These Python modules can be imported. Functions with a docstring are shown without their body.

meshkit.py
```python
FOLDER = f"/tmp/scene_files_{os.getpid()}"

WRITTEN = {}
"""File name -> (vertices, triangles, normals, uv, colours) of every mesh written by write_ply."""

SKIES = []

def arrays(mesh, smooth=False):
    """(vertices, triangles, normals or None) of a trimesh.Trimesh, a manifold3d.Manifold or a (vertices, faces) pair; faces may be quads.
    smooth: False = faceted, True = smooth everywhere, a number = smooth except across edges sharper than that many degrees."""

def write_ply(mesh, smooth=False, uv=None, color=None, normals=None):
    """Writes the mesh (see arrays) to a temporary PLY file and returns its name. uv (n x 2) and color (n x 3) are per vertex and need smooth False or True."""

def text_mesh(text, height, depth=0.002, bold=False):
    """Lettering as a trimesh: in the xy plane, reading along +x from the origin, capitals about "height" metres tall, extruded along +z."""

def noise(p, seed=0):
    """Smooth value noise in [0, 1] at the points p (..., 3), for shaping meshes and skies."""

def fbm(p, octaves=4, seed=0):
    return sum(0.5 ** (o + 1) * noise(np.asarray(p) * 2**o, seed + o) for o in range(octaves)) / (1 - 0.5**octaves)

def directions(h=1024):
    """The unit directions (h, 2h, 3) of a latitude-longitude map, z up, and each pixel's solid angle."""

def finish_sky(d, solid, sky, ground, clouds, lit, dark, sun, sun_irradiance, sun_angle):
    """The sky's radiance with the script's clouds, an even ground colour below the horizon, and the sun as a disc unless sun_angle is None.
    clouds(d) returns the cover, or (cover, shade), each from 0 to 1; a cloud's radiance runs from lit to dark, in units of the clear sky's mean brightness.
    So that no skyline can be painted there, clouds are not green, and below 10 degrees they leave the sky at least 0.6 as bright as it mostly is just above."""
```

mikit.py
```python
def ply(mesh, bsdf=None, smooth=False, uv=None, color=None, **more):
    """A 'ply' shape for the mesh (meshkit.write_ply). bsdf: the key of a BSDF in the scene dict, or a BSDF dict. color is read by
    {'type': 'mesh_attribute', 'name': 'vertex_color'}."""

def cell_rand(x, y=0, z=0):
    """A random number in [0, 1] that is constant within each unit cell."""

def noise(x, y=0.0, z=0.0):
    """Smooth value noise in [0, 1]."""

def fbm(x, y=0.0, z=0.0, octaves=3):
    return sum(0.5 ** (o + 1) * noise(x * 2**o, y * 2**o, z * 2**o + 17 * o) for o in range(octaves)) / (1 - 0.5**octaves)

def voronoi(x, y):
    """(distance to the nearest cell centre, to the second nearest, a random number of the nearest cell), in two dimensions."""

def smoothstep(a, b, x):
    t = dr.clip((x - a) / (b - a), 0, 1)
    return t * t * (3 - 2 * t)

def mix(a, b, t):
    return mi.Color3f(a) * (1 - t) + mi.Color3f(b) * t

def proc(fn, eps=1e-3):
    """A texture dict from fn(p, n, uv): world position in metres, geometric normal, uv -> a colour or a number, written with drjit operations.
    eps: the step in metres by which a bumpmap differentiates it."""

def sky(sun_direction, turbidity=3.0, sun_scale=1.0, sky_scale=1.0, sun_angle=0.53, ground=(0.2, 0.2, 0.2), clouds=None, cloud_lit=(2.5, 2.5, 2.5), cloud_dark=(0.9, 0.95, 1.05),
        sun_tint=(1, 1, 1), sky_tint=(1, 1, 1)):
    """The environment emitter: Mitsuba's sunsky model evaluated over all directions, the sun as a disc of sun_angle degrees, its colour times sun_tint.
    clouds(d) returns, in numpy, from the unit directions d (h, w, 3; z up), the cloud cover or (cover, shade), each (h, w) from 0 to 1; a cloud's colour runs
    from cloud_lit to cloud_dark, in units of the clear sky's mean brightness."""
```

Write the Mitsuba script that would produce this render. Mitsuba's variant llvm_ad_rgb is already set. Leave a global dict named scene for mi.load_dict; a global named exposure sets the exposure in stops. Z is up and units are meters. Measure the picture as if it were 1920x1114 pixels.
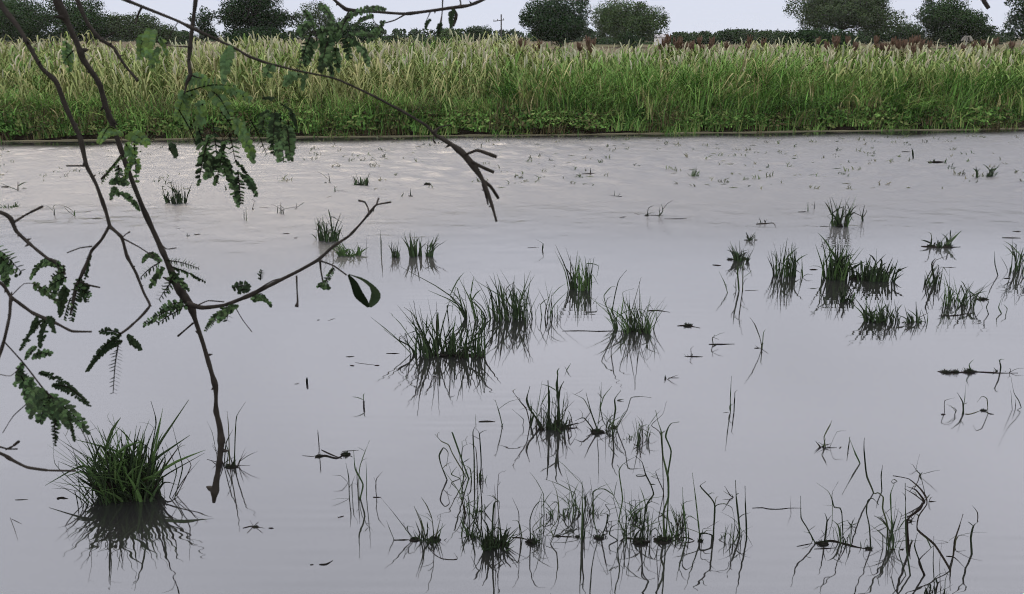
import math, random
import numpy as np
import trimesh
import mitsuba as mi
import drjit as dr
import mikit, meshkit

T = mi.ScalarTransform4f
random.seed(7)
rng = np.random.default_rng(7)
scene, labels = {}, {}

# ---------------------------------------------------------------- camera, sky, exposure
EYE = np.array([0.0, 0.0, 2.4])          # standing on the near bank
FPX, CU, CV = 1600.0, 960.0, 557.0       # focal length and centre in pixels of the 1920 x 1114 photograph
PITCH = math.atan((CV - 68.0) / FPX)
FWD = np.array([0.0, math.cos(PITCH), -math.sin(PITCH)])
RIGHT = np.array([1.0, 0.0, 0.0])
DOWN = np.array([0.0, -math.sin(PITCH), -math.cos(PITCH)])
scene['camera'] = {'type': 'thinlens', 'aperture_radius': 0.0013, 'focus_distance': 8.0, 'fov_axis': 'x', 'fov': 2 * math.degrees(math.atan(960 / FPX)),
                   'near_clip': 0.05, 'far_clip': 4000.0,
                   'to_world': T().look_at(origin=EYE.tolist(), target=(EYE + FWD).tolist(), up=[0, 0, 1])}


def overcast(d):
    """(cover, shade): an even overcast, brighter towards the zenith, with soft broad cloud structure."""
    z = np.clip(d[..., 2], 0, 1)
    q = d[..., :2] / (z[..., None] + 0.22)
    n = meshkit.fbm(np.concatenate([q * 0.9 + 3.0, 0 * z[..., None] + 5.5], -1), 4, 3)
    lift = (1.0 - np.exp(-(z / 0.31) ** 1.7)) * (1.0 - 0.36 * np.clip((z - 0.40) / 0.2, 0, 1))   # the heavier cloud is overhead
    return np.ones_like(z), np.clip(1.0 - lift + (n - 0.5) * 1.0 * lift, 0, 1)


scene['sky'] = mikit.sky((-0.25, 0.55, 0.8), turbidity=3, sun_scale=0.1, sun_angle=20, clouds=overcast,
                         cloud_lit=(2.36, 2.37, 2.64), cloud_dark=(0.93, 0.985, 1.14), ground=(0.12, 0.11, 0.09))
exposure = 3.06

# ---------------------------------------------------------------- helpers
def ray(u, v):
    return FWD + RIGHT * ((u - CU) / FPX) + DOWN * ((v - CV) / FPX)


def at_depth(u, v, d):
    return EYE + ray(u, v) * d


def on_plane(u, v, z=0.0):
    r = ray(u, v)
    return EYE + r * ((z - EYE[2]) / r[2])


def at_y(u, v, y):
    r = ray(u, v)
    return EYE + r * (y / r[1])


def smooth_line(p, n=4, soft=1.0):
    """Cardinal spline through the points p (k, m); soft 1 is Catmull-Rom, 0 straight pieces."""
    p = np.asarray(p, float)
    if len(p) < 3:
        return np.linspace(p[0], p[-1], n + 1) if len(p) == 2 else p
    q = np.vstack([2 * p[0] - p[1], p, 2 * p[-1] - p[-2]])
    out = []
    for i in range(1, len(q) - 2):
        t = np.linspace(0, 1, n, endpoint=False)[:, None]
        a, b, c, d = q[i - 1:i + 3]
        m0, m1 = 0.5 * soft * (c - a), 0.5 * soft * (d - b)
        out.append((2 * t ** 3 - 3 * t ** 2 + 1) * b + (t ** 3 - 2 * t ** 2 + t) * m0 + (3 * t ** 2 - 2 * t ** 3) * c + (t ** 3 - t ** 2) * m1)
    return np.vstack(out + [p[-1:]])


class MB:
    """Collects pieces of one mesh with a colour per vertex."""
    def __init__(self):
        self.v, self.f, self.c, self.n = [], [], [], 0

    def put(self, v, f, col):
        v = np.asarray(v, float)
        col = np.asarray(col, float)
        self.v.append(v)
        self.f.append(np.asarray(f, int) + self.n)
        self.c.append(np.broadcast_to(col, (len(v), 3)) if col.ndim == 1 else col)
        self.n += len(v)

    def tube(self, pts, rad, col, sides=6, flat=1.0, face=None):
        """Tapered tube along pts; flat < 1 squeezes it to a leaf-like section."""
        p = np.asarray(pts, float)
        k = len(p)
        r = np.broadcast_to(np.asarray(rad, float), (k,))
        t = np.gradient(p, axis=0)
        t /= np.linalg.norm(t, axis=1, keepdims=True) + 1e-12
        ref = np.array([0.3, 0.9, 0.2]) if face is None else np.asarray(face, float)
        a = np.cross(t, ref)
        bad = np.linalg.norm(a, axis=1) < 1e-3
        a[bad] = np.cross(t[bad], [0.9, 0.1, 0.4])
        a /= np.linalg.norm(a, axis=1, keepdims=True)
        b = np.cross(t, a)
        ang = np.arange(sides) * 2 * np.pi / sides
        ring = p[:, None] + r[:, None, None] * (np.cos(ang)[None, :, None] * a[:, None] + flat * np.sin(ang)[None, :, None] * b[:, None])
        v = np.vstack([ring.reshape(-1, 3), p[:1], p[-1:]])
        f = []
        for i in range(k - 1):
            for j in range(sides):
                j2 = (j + 1) % sides
                q = (i * sides + j, i * sides + j2, (i + 1) * sides + j2, (i + 1) * sides + j)
                f += [(q[0], q[1], q[2]), (q[0], q[2], q[3])]
        for j in range(sides):
            f += [(k * sides, (j + 1) % sides, j), (k * sides + 1, (k - 1) * sides + j, (k - 1) * sides + (j + 1) % sides)]
        self.put(v, f, col)

    def strip(self, pts, wid, col, side, fold=0.25):
        """A thin folded leaf blade: three points across."""
        p = np.asarray(pts, float)
        k = len(p)
        w = np.broadcast_to(np.asarray(wid, float), (k,))[:, None] / 2
        t = np.gradient(p, axis=0)
        t /= np.linalg.norm(t, axis=1, keepdims=True) + 1e-12
        s = np.cross(t, np.cross(np.asarray(side, float), t))
        s /= np.linalg.norm(s, axis=1, keepdims=True) + 1e-12
        up = np.cross(s, t)
        v = np.stack([p - s * w + up * w * fold, p, p + s * w + up * w * fold], 1).reshape(-1, 3)
        f = []
        for i in range(k - 1):
            for j in (0, 1):
                a = i * 3 + j
                f += [(a, a + 1, a + 4), (a, a + 4, a + 3)]
        self.put(v, f, col)

    def blob(self, c, r, col, seed=0, sub=2, rough=0.35):
        m = trimesh.creation.icosphere(subdivisions=sub)
        v = np.array(m.vertices)
        v = v * (1 + rough * (meshkit.fbm(v * 1.9 + seed * 7.3, 3) - 0.5) * 2)[:, None] * np.asarray(r) + np.asarray(c)
        self.put(v, m.faces, col)

    def ply(self, bsdf='plant', smooth=False, **more):
        return mikit.ply((np.vstack(self.v), np.vstack(self.f)), bsdf, smooth=smooth, color=np.vstack(self.c), **more)

    def build(self, key, bsdf='plant', smooth=False):
        key = numbered(key)
        scene[key] = self.ply(bsdf, smooth)
        return key


def numbered(key):
    if key not in USED:
        USED[key] = 0
        return key
    USED[key] += 1
    return f'{key}_{USED[key]:03d}'


USED = {}


def thing(name, label, category, group=None, kind=None):
    key = numbered(name)
    labels[key] = {'label': label, 'category': category}
    if group:
        labels[key]['group'] = group
    if kind:
        labels[key]['kind'] = kind
    return key


def jit(col, s=0.25):
    return np.asarray(col) * (1 + s * (rng.random() - 0.5) * 2) * (1 + 0.12 * (rng.random(3) - 0.5))


# ---------------------------------------------------------------- materials
VC = {'type': 'mesh_attribute', 'name': 'vertex_color'}
scene['plant'] = {'type': 'twosided', 'bsdf': {'type': 'principled', 'base_color': VC, 'roughness': 0.75, 'specular': 0.1}}
scene['foliage'] = {'type': 'twosided', 'bsdf': {'type': 'diffuse', 'reflectance': VC}}
scene['leaf_thin'] = {'type': 'principledthin', 'base_color': VC, 'roughness': 0.6, 'diff_trans': 0.7, 'spec_trans': 0.0}


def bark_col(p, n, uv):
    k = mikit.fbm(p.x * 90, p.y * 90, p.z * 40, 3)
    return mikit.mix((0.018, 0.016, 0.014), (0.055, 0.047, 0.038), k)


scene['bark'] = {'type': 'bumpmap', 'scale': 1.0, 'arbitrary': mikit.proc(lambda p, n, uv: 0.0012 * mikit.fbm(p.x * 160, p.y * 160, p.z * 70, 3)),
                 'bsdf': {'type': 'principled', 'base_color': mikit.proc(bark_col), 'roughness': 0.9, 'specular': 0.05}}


def wind_mask(p):
    """Where wind ruffles the open far part of the water; a strip in the lee of the bank stays calm."""
    return mikit.smoothstep(8.0, 13.5, p.y + 2.6 * (mikit.noise(p.x * 0.35, p.y * 0.5, 3.0) - 0.5)) * mikit.smoothstep(0.9, 2.1, 22.35 + 0.109 * p.x - p.y + 1.1 * (mikit.noise(p.x * 0.8, p.y * 0.4, 21.0) - 0.5))


def wave(p, n, uv):
    """Height in metres of the small ripples; the larger waves of the far part are in the mesh."""
    x, y = p.x, p.y
    calm = 0.0008 * mikit.noise(x * 2.0, y * 24.0, 5.0) * mikit.smoothstep(0.35, 0.75, mikit.noise(x * 0.35, y * 0.9, 12.0)) + 0.0009 * mikit.fbm(x * 2.6, y * 5.0, 1.0, 2) + 0.0002 * mikit.noise(x * 9, y * 17, 2.0)
    return calm + (0.0030 * mikit.noise(x * 9.0, y * 13.0, 6.0) + 0.0016 * mikit.noise(x * 23.0, y * 31.0, 8.0)) * wind_mask(p)


MUDDY = {'type': 'rgb', 'value': [0.016, 0.016, 0.015]}
scene['water_surface'] = {'type': 'bumpmap', 'scale': 1.0, 'arbitrary': mikit.proc(wave, eps=4e-3),
                          'bsdf': {'type': 'blendbsdf', 'weight': mikit.proc(lambda p, n, uv: wind_mask(p)),
                                   'calm': {'type': 'plastic', 'int_ior': 2.85, 'diffuse_reflectance': MUDDY},
                                   'ruffled': {'type': 'roughplastic', 'int_ior': 2.85, 'alpha': 0.27, 'distribution': 'ggx', 'diffuse_reflectance': MUDDY}}}


def soil_col(p, n, uv):
    k = mikit.fbm(p.x * 1.3, p.y * 1.3, 0.0, 4)
    g = mikit.fbm(p.x * 14, p.y * 14, 2.0, 3)
    mud = mikit.mix((0.030, 0.024, 0.017), (0.085, 0.066, 0.045), g)
    far = mikit.mix((0.125, 0.105, 0.07), (0.085, 0.09, 0.045), mikit.smoothstep(0.42, 0.62, mikit.fbm(p.x * 0.05, p.y * 0.02, 1.0, 3)))
    far = mikit.mix(far, (0.16, 0.13, 0.095), 0.6 * k)
    return mikit.mix(mud, far, mikit.smoothstep(30.0, 42.0, p.y))


scene['soil'] = {'type': 'bumpmap', 'scale': 1.0, 'arbitrary': mikit.proc(lambda p, n, uv: 0.03 * mikit.fbm(p.x * 9, p.y * 9, 1.0, 3), eps=5e-3),
                 'bsdf': {'type': 'diffuse', 'reflectance': mikit.proc(soil_col)}}

# ---------------------------------------------------------------- the setting
def bank_y(x):
    """Where the far waterline runs."""
    return 22.35 + 0.109 * x + 0.35 * (meshkit.fbm(np.stack([np.asarray(x, float) * 0.5, 0 * np.asarray(x, float), 0 * np.asarray(x, float)], -1), 3) - 0.5)


def ground_z(x, y):
    x, y = np.asarray(x, float), np.asarray(y, float)
    by = bank_y(x)
    n = meshkit.fbm(np.stack([x * 0.6, y * 0.6, 0 * x], -1), 3) - 0.5
    z = np.full_like(x, -0.35)
    z = np.where(y > by - 1.2, -0.35 + 0.35 * np.clip((y - by + 1.2) / 1.2, 0, 1), z)
    z = np.where(y > by, 0.20 * np.clip((y - by) / 0.16, 0, 1) + 0.16 * np.clip((y - by) / 0.8, 0, 1) + 0.08 * n * np.clip(y - by, 0, 1), z)
    near = np.clip((3.0 - y) / 2.4, 0, 1)
    return np.maximum(z, -0.35 + 1.15 * near * near * (3 - 2 * near) + 0.05 * n)


def grid(xs, ys, zf):
    X, Y = np.meshgrid(xs, ys, indexing='ij')
    v = np.stack([X, Y, zf(X, Y)], -1).reshape(-1, 3)
    i, j = np.meshgrid(np.arange(len(xs) - 1), np.arange(len(ys) - 1), indexing='ij')
    a = (i * len(ys) + j).ravel()
    return v, np.stack([a, a + len(ys), a + len(ys) + 1, a + 1], -1)


gx = np.concatenate([-np.geomspace(1200, 22, 16), np.linspace(-20, 20, 161), np.geomspace(22, 1200, 16)])
gy = np.concatenate([[-300, -100, -40, -12], np.linspace(-6, 19, 51), np.linspace(19.2, 26, 120), np.geomspace(27, 1200, 24)])
gv, gf = grid(gx, gy, ground_z)
scene['ground'] = mikit.ply((gv, gf), 'soil', smooth=True, uv=gv[:, :2])
labels['ground'] = {'label': 'bare soil of the far bank and the dry fields beyond the crop', 'category': 'ground', 'kind': 'structure'}
def water_z(x, y):
    w = np.clip((y + 2.6 * (meshkit.noise(np.stack([x * 0.35, y * 0.5, 0 * x + 3.0], -1)) - 0.5) - 8.0) / 6.0, 0, 1)
    h = 0.080 * meshkit.fbm(np.stack([x * 2.2, y * 3.4, 0 * x + 4.0], -1), 3) - 0.040
    w = w * np.clip((22.35 + 0.109 * x - y - 0.8) / 1.4, 0, 1)
    return h * w * w * (0.55 + 0.8 * meshkit.noise(np.stack([x * 0.22, y * 0.3, 0 * x + 9.0], -1)))


wv, wf = grid(np.concatenate([-np.geomspace(70, 19, 8), np.linspace(-18, 18, 620), np.geomspace(19, 70, 8)]), np.concatenate([np.linspace(1.0, 7.5, 9), np.linspace(7.6, 23.5, 330), [26, 30]]), water_z)
scene['water'] = mikit.ply((wv, wf), 'water_surface', smooth=True, uv=wv[:, :2])
labels['water'] = {'label': 'grey flooded field water mirroring the overcast sky', 'category': 'water', 'kind': 'structure'}

# a thin pale ridge lying on the water along the far waterline
lx = np.linspace(-25, 23, 340)
lip = MB()
ly = bank_y(lx) - 0.42
lip.tube(np.stack([lx, ly, 0 * lx + 0.004], -1), 0.012 + 0.02 * meshkit.noise(np.stack([lx * 3, lx * 0, lx * 0], -1)), (0.16, 0.145, 0.09), 6)
lip.build('mud_ridge', 'foliage', True)
labels['mud_ridge'] = {'label': 'thin pale ridge along the far waterline', 'category': 'bank', 'kind': 'structure'}

# ---------------------------------------------------------------- background trees
def tree(name, label, u0, u1, vtop, vbase, dist, col, lobes=9, leaf=0.19, dense=0.7, seed=0, trunk=0.16, group=None, low=0.12, limbs=True, tight=1.0, bark=(0.035, 0.03, 0.028), flat=0.55):
    """A tree from pixel column u0..u1 at the ground distance dist: trunk with limbs, crown of many leaf clumps in lobes."""
    r = np.random.default_rng(1000 + seed)
    x0, x1 = [at_y(u, vbase, dist)[0] for u in (u0, u1)]
    base = np.array([(x0 + x1) / 2, dist, float(ground_z((x0 + x1) / 2, dist)) - 0.1])
    top = at_y((u0 + u1) / 2, vtop, dist)[2]
    w, h = x1 - x0, top - base[2]
    key = thing(name, label, 'tree' if h > 3 else 'bush', group)
    crown, wood = MB(), MB()
    zc0 = base[2] + low * h
    cs = []
    for k in range(lobes):
        a = 2 * np.pi * (k + 0.6 * r.random()) / lobes
        e = r.random()
        zz = zc0 + (top - zc0) * (0.22 + 0.56 * e)
        span = math.sin(math.pi * (0.2 + 0.62 * e)) ** 0.8
        rad = 0.5 * w * span * (0.45 + 0.3 * r.random())
        cr = w * (0.16 + 0.12 * r.random()) * (1 if lobes < 12 else 0.75) * tight
        cs.append((np.array([base[0] + rad * math.cos(a), base[1] + rad * math.sin(a), zz]), cr, cr * (0.6 + 0.35 * r.random())))
    cs.append((np.array([base[0] + 0.05 * w * r.normal(), base[1], top - 0.22 * h]), 0.24 * w, 0.24 * h))
    cs.append((np.array([base[0], base[1], zc0 + 0.45 * (top - zc0)]), 0.3 * w, 0.3 * (top - zc0)))
    for k in range(7):          # stray sprays past the outline
        a, e = 2 * np.pi * r.random(), 0.25 + 0.72 * r.random()
        rad = 0.5 * w * math.sin(math.pi * (0.15 + 0.75 * e)) ** 0.7 * (0.8 + 0.25 * r.random())
        cs.append((np.array([base[0] + rad * math.cos(a), base[1] + rad * math.sin(a), zc0 + (top - zc0) * e]), w * (0.06 + 0.06 * r.random()), w * (0.04 + 0.05 * r.random())))
    for c, cr, cz in cs:
        c[2] = min(c[2], top - cz * 0.9)
        c[0] = min(max(c[0], x0 + cr * 0.8), x1 - cr * 0.8) if w > 2 * cr else c[0]
        n = int(dense * 9.5 * cr * max(cz, cr * 0.6) / leaf ** 2)
        d = r.normal(size=(n, 3))
        d /= np.linalg.norm(d, axis=1, keepdims=True)
        rr = 0.35 + 0.70 * r.random((n, 1)) ** 0.5
        bump = 0.6 + 0.9 * meshkit.fbm(d * 2.1 + c * 0.37, 3, seed)[:, None]
        p = c + d * rr * bump * [cr, cr, cz]
        s = leaf * (0.55 + 0.9 * r.random((n, 1)))
        a1 = r.normal(size=(n, 3))
        a1 /= np.linalg.norm(a1, axis=1, keepdims=True)
        nn = d * 1.4 + r.normal(size=(n, 3)) * 0.5
        a2 = np.cross(nn, a1)
        a2 /= np.linalg.norm(a2, axis=1, keepdims=True) + 1e-9
        a1 = np.cross(a2, nn)
        a1 /= np.linalg.norm(a1, axis=1, keepdims=True) + 1e-9
        dn = -0.22 * s * nn / np.linalg.norm(nn, axis=1, keepdims=True)
        v = np.stack([p - a1 * s * 0.7 + dn, p + a2 * s * flat, p + a1 * s * 0.7 + dn, p - a2 * s * flat], 1).reshape(-1, 3)
        f = (np.arange(n)[:, None, None] * 4 + np.array([[0, 1, 3], [1, 2, 3]])).reshape(-1, 3)
        tone = np.repeat(np.asarray(col) * (0.65 + 0.7 * r.random((n, 1))) * (1 + 0.15 * (r.random((n, 3)) - 0.5)), 4, axis=0)
        crown.put(v, f, tone)
    fork = base + [0, 0, (0.16 + low) * h]
    wood.tube([base, base + [0.02 * w, 0, 0.5 * (fork[2] - base[2])], fork], [trunk * h * 0.16, trunk * h * 0.12, trunk * h * 0.1], bark, 8)
    if limbs:
        for c, cr, cz in cs:
            mid = (fork + c) / 2 + r.normal(size=3) * 0.04 * w + [0, 0, 0.05 * h]
            wood.tube(smooth_line([fork - [0, 0, 0.3], mid, c + [0, 0, 0.4 * cz]], 3), np.linspace(trunk * h * 0.055, trunk * h * 0.012, 7), bark, 5)
            for _ in range(4):
                e = c + r.normal(size=3) * 0.55 * np.array([cr, cr, cz])
                wood.tube([c, (c + e) / 2 + 0.05 * w * r.normal(size=3) * 0.5, e], [trunk * h * 0.024, trunk * h * 0.016, trunk * h * 0.008], bark, 4)
    scene[key + '__crown'] = crown.ply('foliage')
    scene[key + '__trunk'] = wood.ply('foliage', True)
    return key


DK, MD, LT, BL = (0.022, 0.042, 0.017), (0.032, 0.056, 0.022), (0.052, 0.082, 0.030), (0.034, 0.058, 0.024)
GREY = (0.055, 0.078, 0.036)
tree('broad_tree', 'broad rounded green tree at the left end of the skyline behind the crop', -80, 126, -8, 92, 150, MD, 11, seed=1)
tree('broad_tree', 'tree with a narrow peaked top behind the second thorny bough from the left', 90, 236, -4, 92, 150, MD, 10, seed=2)
tree('broad_tree', 'low airy tree between the peaked tree and the dark fig-like tree', 200, 336, 26, 92, 150, GREY, 12, dense=0.7, seed=3, tight=0.8)
tree('broad_tree', 'small dark tree touching the hanging straight twig in front of it', 362, 418, 14, 88, 150, DK, 7, seed=4)
tree('broad_tree', 'tall very dark tree reaching out of the top of the picture behind the branches', 402, 560, -45, 96, 140, DK, 17, dense=0.7, seed=5, low=0.16, trunk=0.42)
tree('dark_bush', 'dark thicket filling the foot of the tall very dark tree', 418, 556, 50, 94, 138, DK, 9, seed=21, low=0.0, limbs=False)
tree('broad_tree', 'airy grey-green tree seen through the leafy top twigs', 540, 648, 2, 90, 160, GREY, 14, dense=0.5, seed=6, tight=0.65)
tree('broad_tree', 'compact dark tree just right of the leafy top twigs', 618, 716, 42, 92, 145, DK, 8, seed=7)
tree('broad_tree', 'flat-topped umbrella tree left of the power pole', 872, 924, 48, 84, 220, BL, 7, seed=8, low=0.45)
tree('broad_tree', 'big dark green domed tree right of the power pole', 976, 1122, -10, 100, 140, DK, 15, dense=1.0, seed=9, low=0.03)
tree('broad_tree', 'lighter green round tree beside the big dark domed tree', 1090, 1246, 4, 90, 165, LT, 14, dense=0.85, seed=10)
tree('dark_bush', 'dark rounded bush under the lighter green round tree', 1158, 1208, 58, 91, 155, DK, 7, seed=11, low=0.0, limbs=False)
tree('broad_tree', 'large airy spreading tree with pale bare limbs showing through', 1452, 1690, -26, 90, 150, GREY, 24, leaf=0.18, dense=0.7, seed=12, low=0.2, trunk=0.2, tight=0.62, bark=(0.09, 0.086, 0.078))
tree('broad_tree', 'round dense tree standing alone between the airy tree and the right edge', 1706, 1850, -8, 88, 150, MD, 15, dense=1.0, seed=13, low=0.02)
tree('broad_tree', 'dark tree cut off by the right edge of the picture', 1868, 1985, -20, 90, 130, DK, 13, seed=14, low=0.05)
tree('dark_bush', 'long dark thicket in front of the airy spreading tree', 1466, 1606, 56, 92, 140, DK, 12, seed=15, low=0.0, limbs=False)
# far hedgerow trees, one by one
far = [(696, 760, 68, 'faint hedgerow tree left of the smooth green mound tree'), (745, 830, 73, 'low faint hedgerow bush between the mound tree and its left neighbour'), (812, 884, 54, 'smooth mound-shaped green tree left of the umbrella tree'),
       (918, 986, 66, 'low bluish bush between the power pole and the big domed tree'), (1250, 1292, 60, 'small dark bush right of the white hut'), (1288, 1352, 62, 'first hedgerow tree right of the small dark bush'),
       (1340, 1408, 55, 'tallest hedgerow tree in the row right of the white hut'), (1398, 1478, 58, 'hedgerow tree touching the airy spreading tree on its left'), (1596, 1668, 46, 'hedgerow tree filling the gap right of the airy tree'),
       (1654, 1728, 44, 'hedgerow tree just left of the round dense tree'), (1826, 1884, 66, 'low hedgerow bush between the round dense tree and the right edge tree'), (1110, 1170, 72, 'low pale bush at the foot of the lighter green tree'),
       (290, 372, 60, 'low hedgerow bush behind the hanging straight twig'), (1180, 1262, 80, 'very low bush in front of the white hut')]
for i, (a, b, t, s) in enumerate(far):
    tree('hedgerow_tree', s, a, b, t, 86, 230 if i not in (2, 4) else 190, [BL, (0.042, 0.066, 0.028), MD][i % 3] if i != 2 else LT, 8, leaf=0.30, seed=40 + i, low=0.0, limbs=i % 2 == 0)

# the far-off woods that close the horizon
wm = MB()
for k in range(420):
    x = -330 + 660 * (k + rng.random()) / 420
    hgt = 1.6 + 4.6 * meshkit.fbm(np.array([x * 0.035, 2.0, 5.0]), 3) ** 1.3
    y = 345 + 40 * rng.random()
    n = 55
    d = rng.normal(size=(n, 3)); d /= np.linalg.norm(d, axis=1, keepdims=True)
    p = np.array([x, y, 0.3 + hgt * 0.5]) + d * [1.6, 1.6, hgt * 0.55] * (0.7 + 0.4 * rng.random((n, 1)))
    a1 = rng.normal(size=(n, 3)) * 0.42; a2 = rng.normal(size=(n, 3)) * 0.42
    wm.put(np.stack([p - a1, p + a2, p + a1, p - a2], 1).reshape(-1, 3), (np.arange(n)[:, None, None] * 4 + np.array([[0, 1, 3], [1, 2, 3]])).reshape(-1, 3), np.repeat(np.array(BL) * (0.7 + 0.6 * rng.random((n, 1))), 4, axis=0))
wm.build('far_woods', 'foliage')
labels['far_woods'] = {'label': 'low bluish far-off woods closing the horizon behind the single trees', 'category': 'woods', 'kind': 'stuff'}

# ---------------------------------------------------------------- power pole, hut, pale shrub
pk = thing('power_pole', 'thin wooden power pole with a crossarm on the skyline', 'pole')
pb = at_y(940, 91, 170)
pb[2] = ground_z(pb[0], pb[1])
ph = at_y(940, 27, 170)[2]
m = MB(); m.tube([pb, [pb[0], pb[1], ph]], [0.17, 0.12], (0.10, 0.095, 0.09), 8); m.build(pk + '__post', 'foliage', True)
m = MB(); m.tube([[pb[0] - 1.5, pb[1] - 0.15, ph - 1.25], [pb[0] + 0.55, pb[1] - 0.15, ph - 1.0]], 0.075, (0.10, 0.095, 0.09), 4); m.build(pk + '__crossarm', 'foliage')
for sx in (-1.4, -0.7, 0.45):
    m = MB(); zz = ph - 1.25 + (sx + 1.5) * 0.12
    m.tube([[pb[0] + sx, pb[1] - 0.15, zz + 0.06], [pb[0] + sx, pb[1] - 0.15, zz + 0.32]], [0.06, 0.09], (0.25, 0.25, 0.24), 6); m.build(pk + '__insulator', 'foliage', True)
hk = thing('farm_hut', 'small white hut far off between two bushes on the horizon', 'hut')
hb = at_y(1238, 86, 210)
hz = float(ground_z(hb[0], hb[1]))


def box(c, s):
    return trimesh.creation.box(extents=s, transform=trimesh.transformations.translation_matrix(c))


scene['white_wall'] = {'type': 'twosided', 'bsdf': {'type': 'diffuse', 'reflectance': {'type': 'rgb', 'value': [0.62, 0.60, 0.57]}}}
scene['grey_metal'] = {'type': 'twosided', 'bsdf': {'type': 'principled', 'base_color': {'type': 'rgb', 'value': [0.33, 0.32, 0.32]}, 'roughness': 0.5}}
scene[hk + '__wall'] = mikit.ply(box([hb[0], hb[1], hz + 0.95], [2.6, 2.4, 1.9]), 'white_wall')
rf = trimesh.convex.convex_hull(np.array([[hb[0] + a * 1.5, hb[1] + b * 1.4, hz + 1.91] for a in (-1, 1) for b in (-1, 1)] + [[hb[0] + a * 1.5, hb[1], hz + 2.55] for a in (-1, 1)]))
scene[hk + '__roof'] = mikit.ply(rf, 'grey_metal')
scene[hk + '__door'] = mikit.ply(box([hb[0] + 0.6, hb[1] - 1.22, hz + 0.8], [0.7, 0.08, 1.6]), 'grey_metal')
sk = thing('dry_shrub', 'pale dry shrub with a flat drooping top in front of the round tree', 'shrub')
sb = at_y(1808, 92, 95)
sb[2] = ground_z(sb[0], sb[1])
m = MB()
m.tube([sb, sb + [0.1, 0, 1.1], sb + [0.15, 0, 2.0]], [0.09, 0.07, 0.05], (0.40, 0.38, 0.33), 6)
m.build(sk + '__stem', 'foliage', True)
m = MB()
for k in range(42):
    a = rng.random() * 2 * np.pi
    q = sb + [0.15, 0, 1.85]
    L = 0.3 + 0.4 * rng.random()
    m.strip(smooth_line([q, q + [L * 0.5 * math.cos(a), L * 0.5 * math.sin(a), 0.22], q + [L * math.cos(a), L * math.sin(a), -0.15 - 0.2 * rng.random()]], 2), 0.05, jit((0.26, 0.25, 0.21)), [0, 0.3, 1])
m.build(sk + '__plume', 'foliage')

# ---------------------------------------------------------------- crop: millet plants
UP = np.array([0, 0, 1.0])


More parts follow.
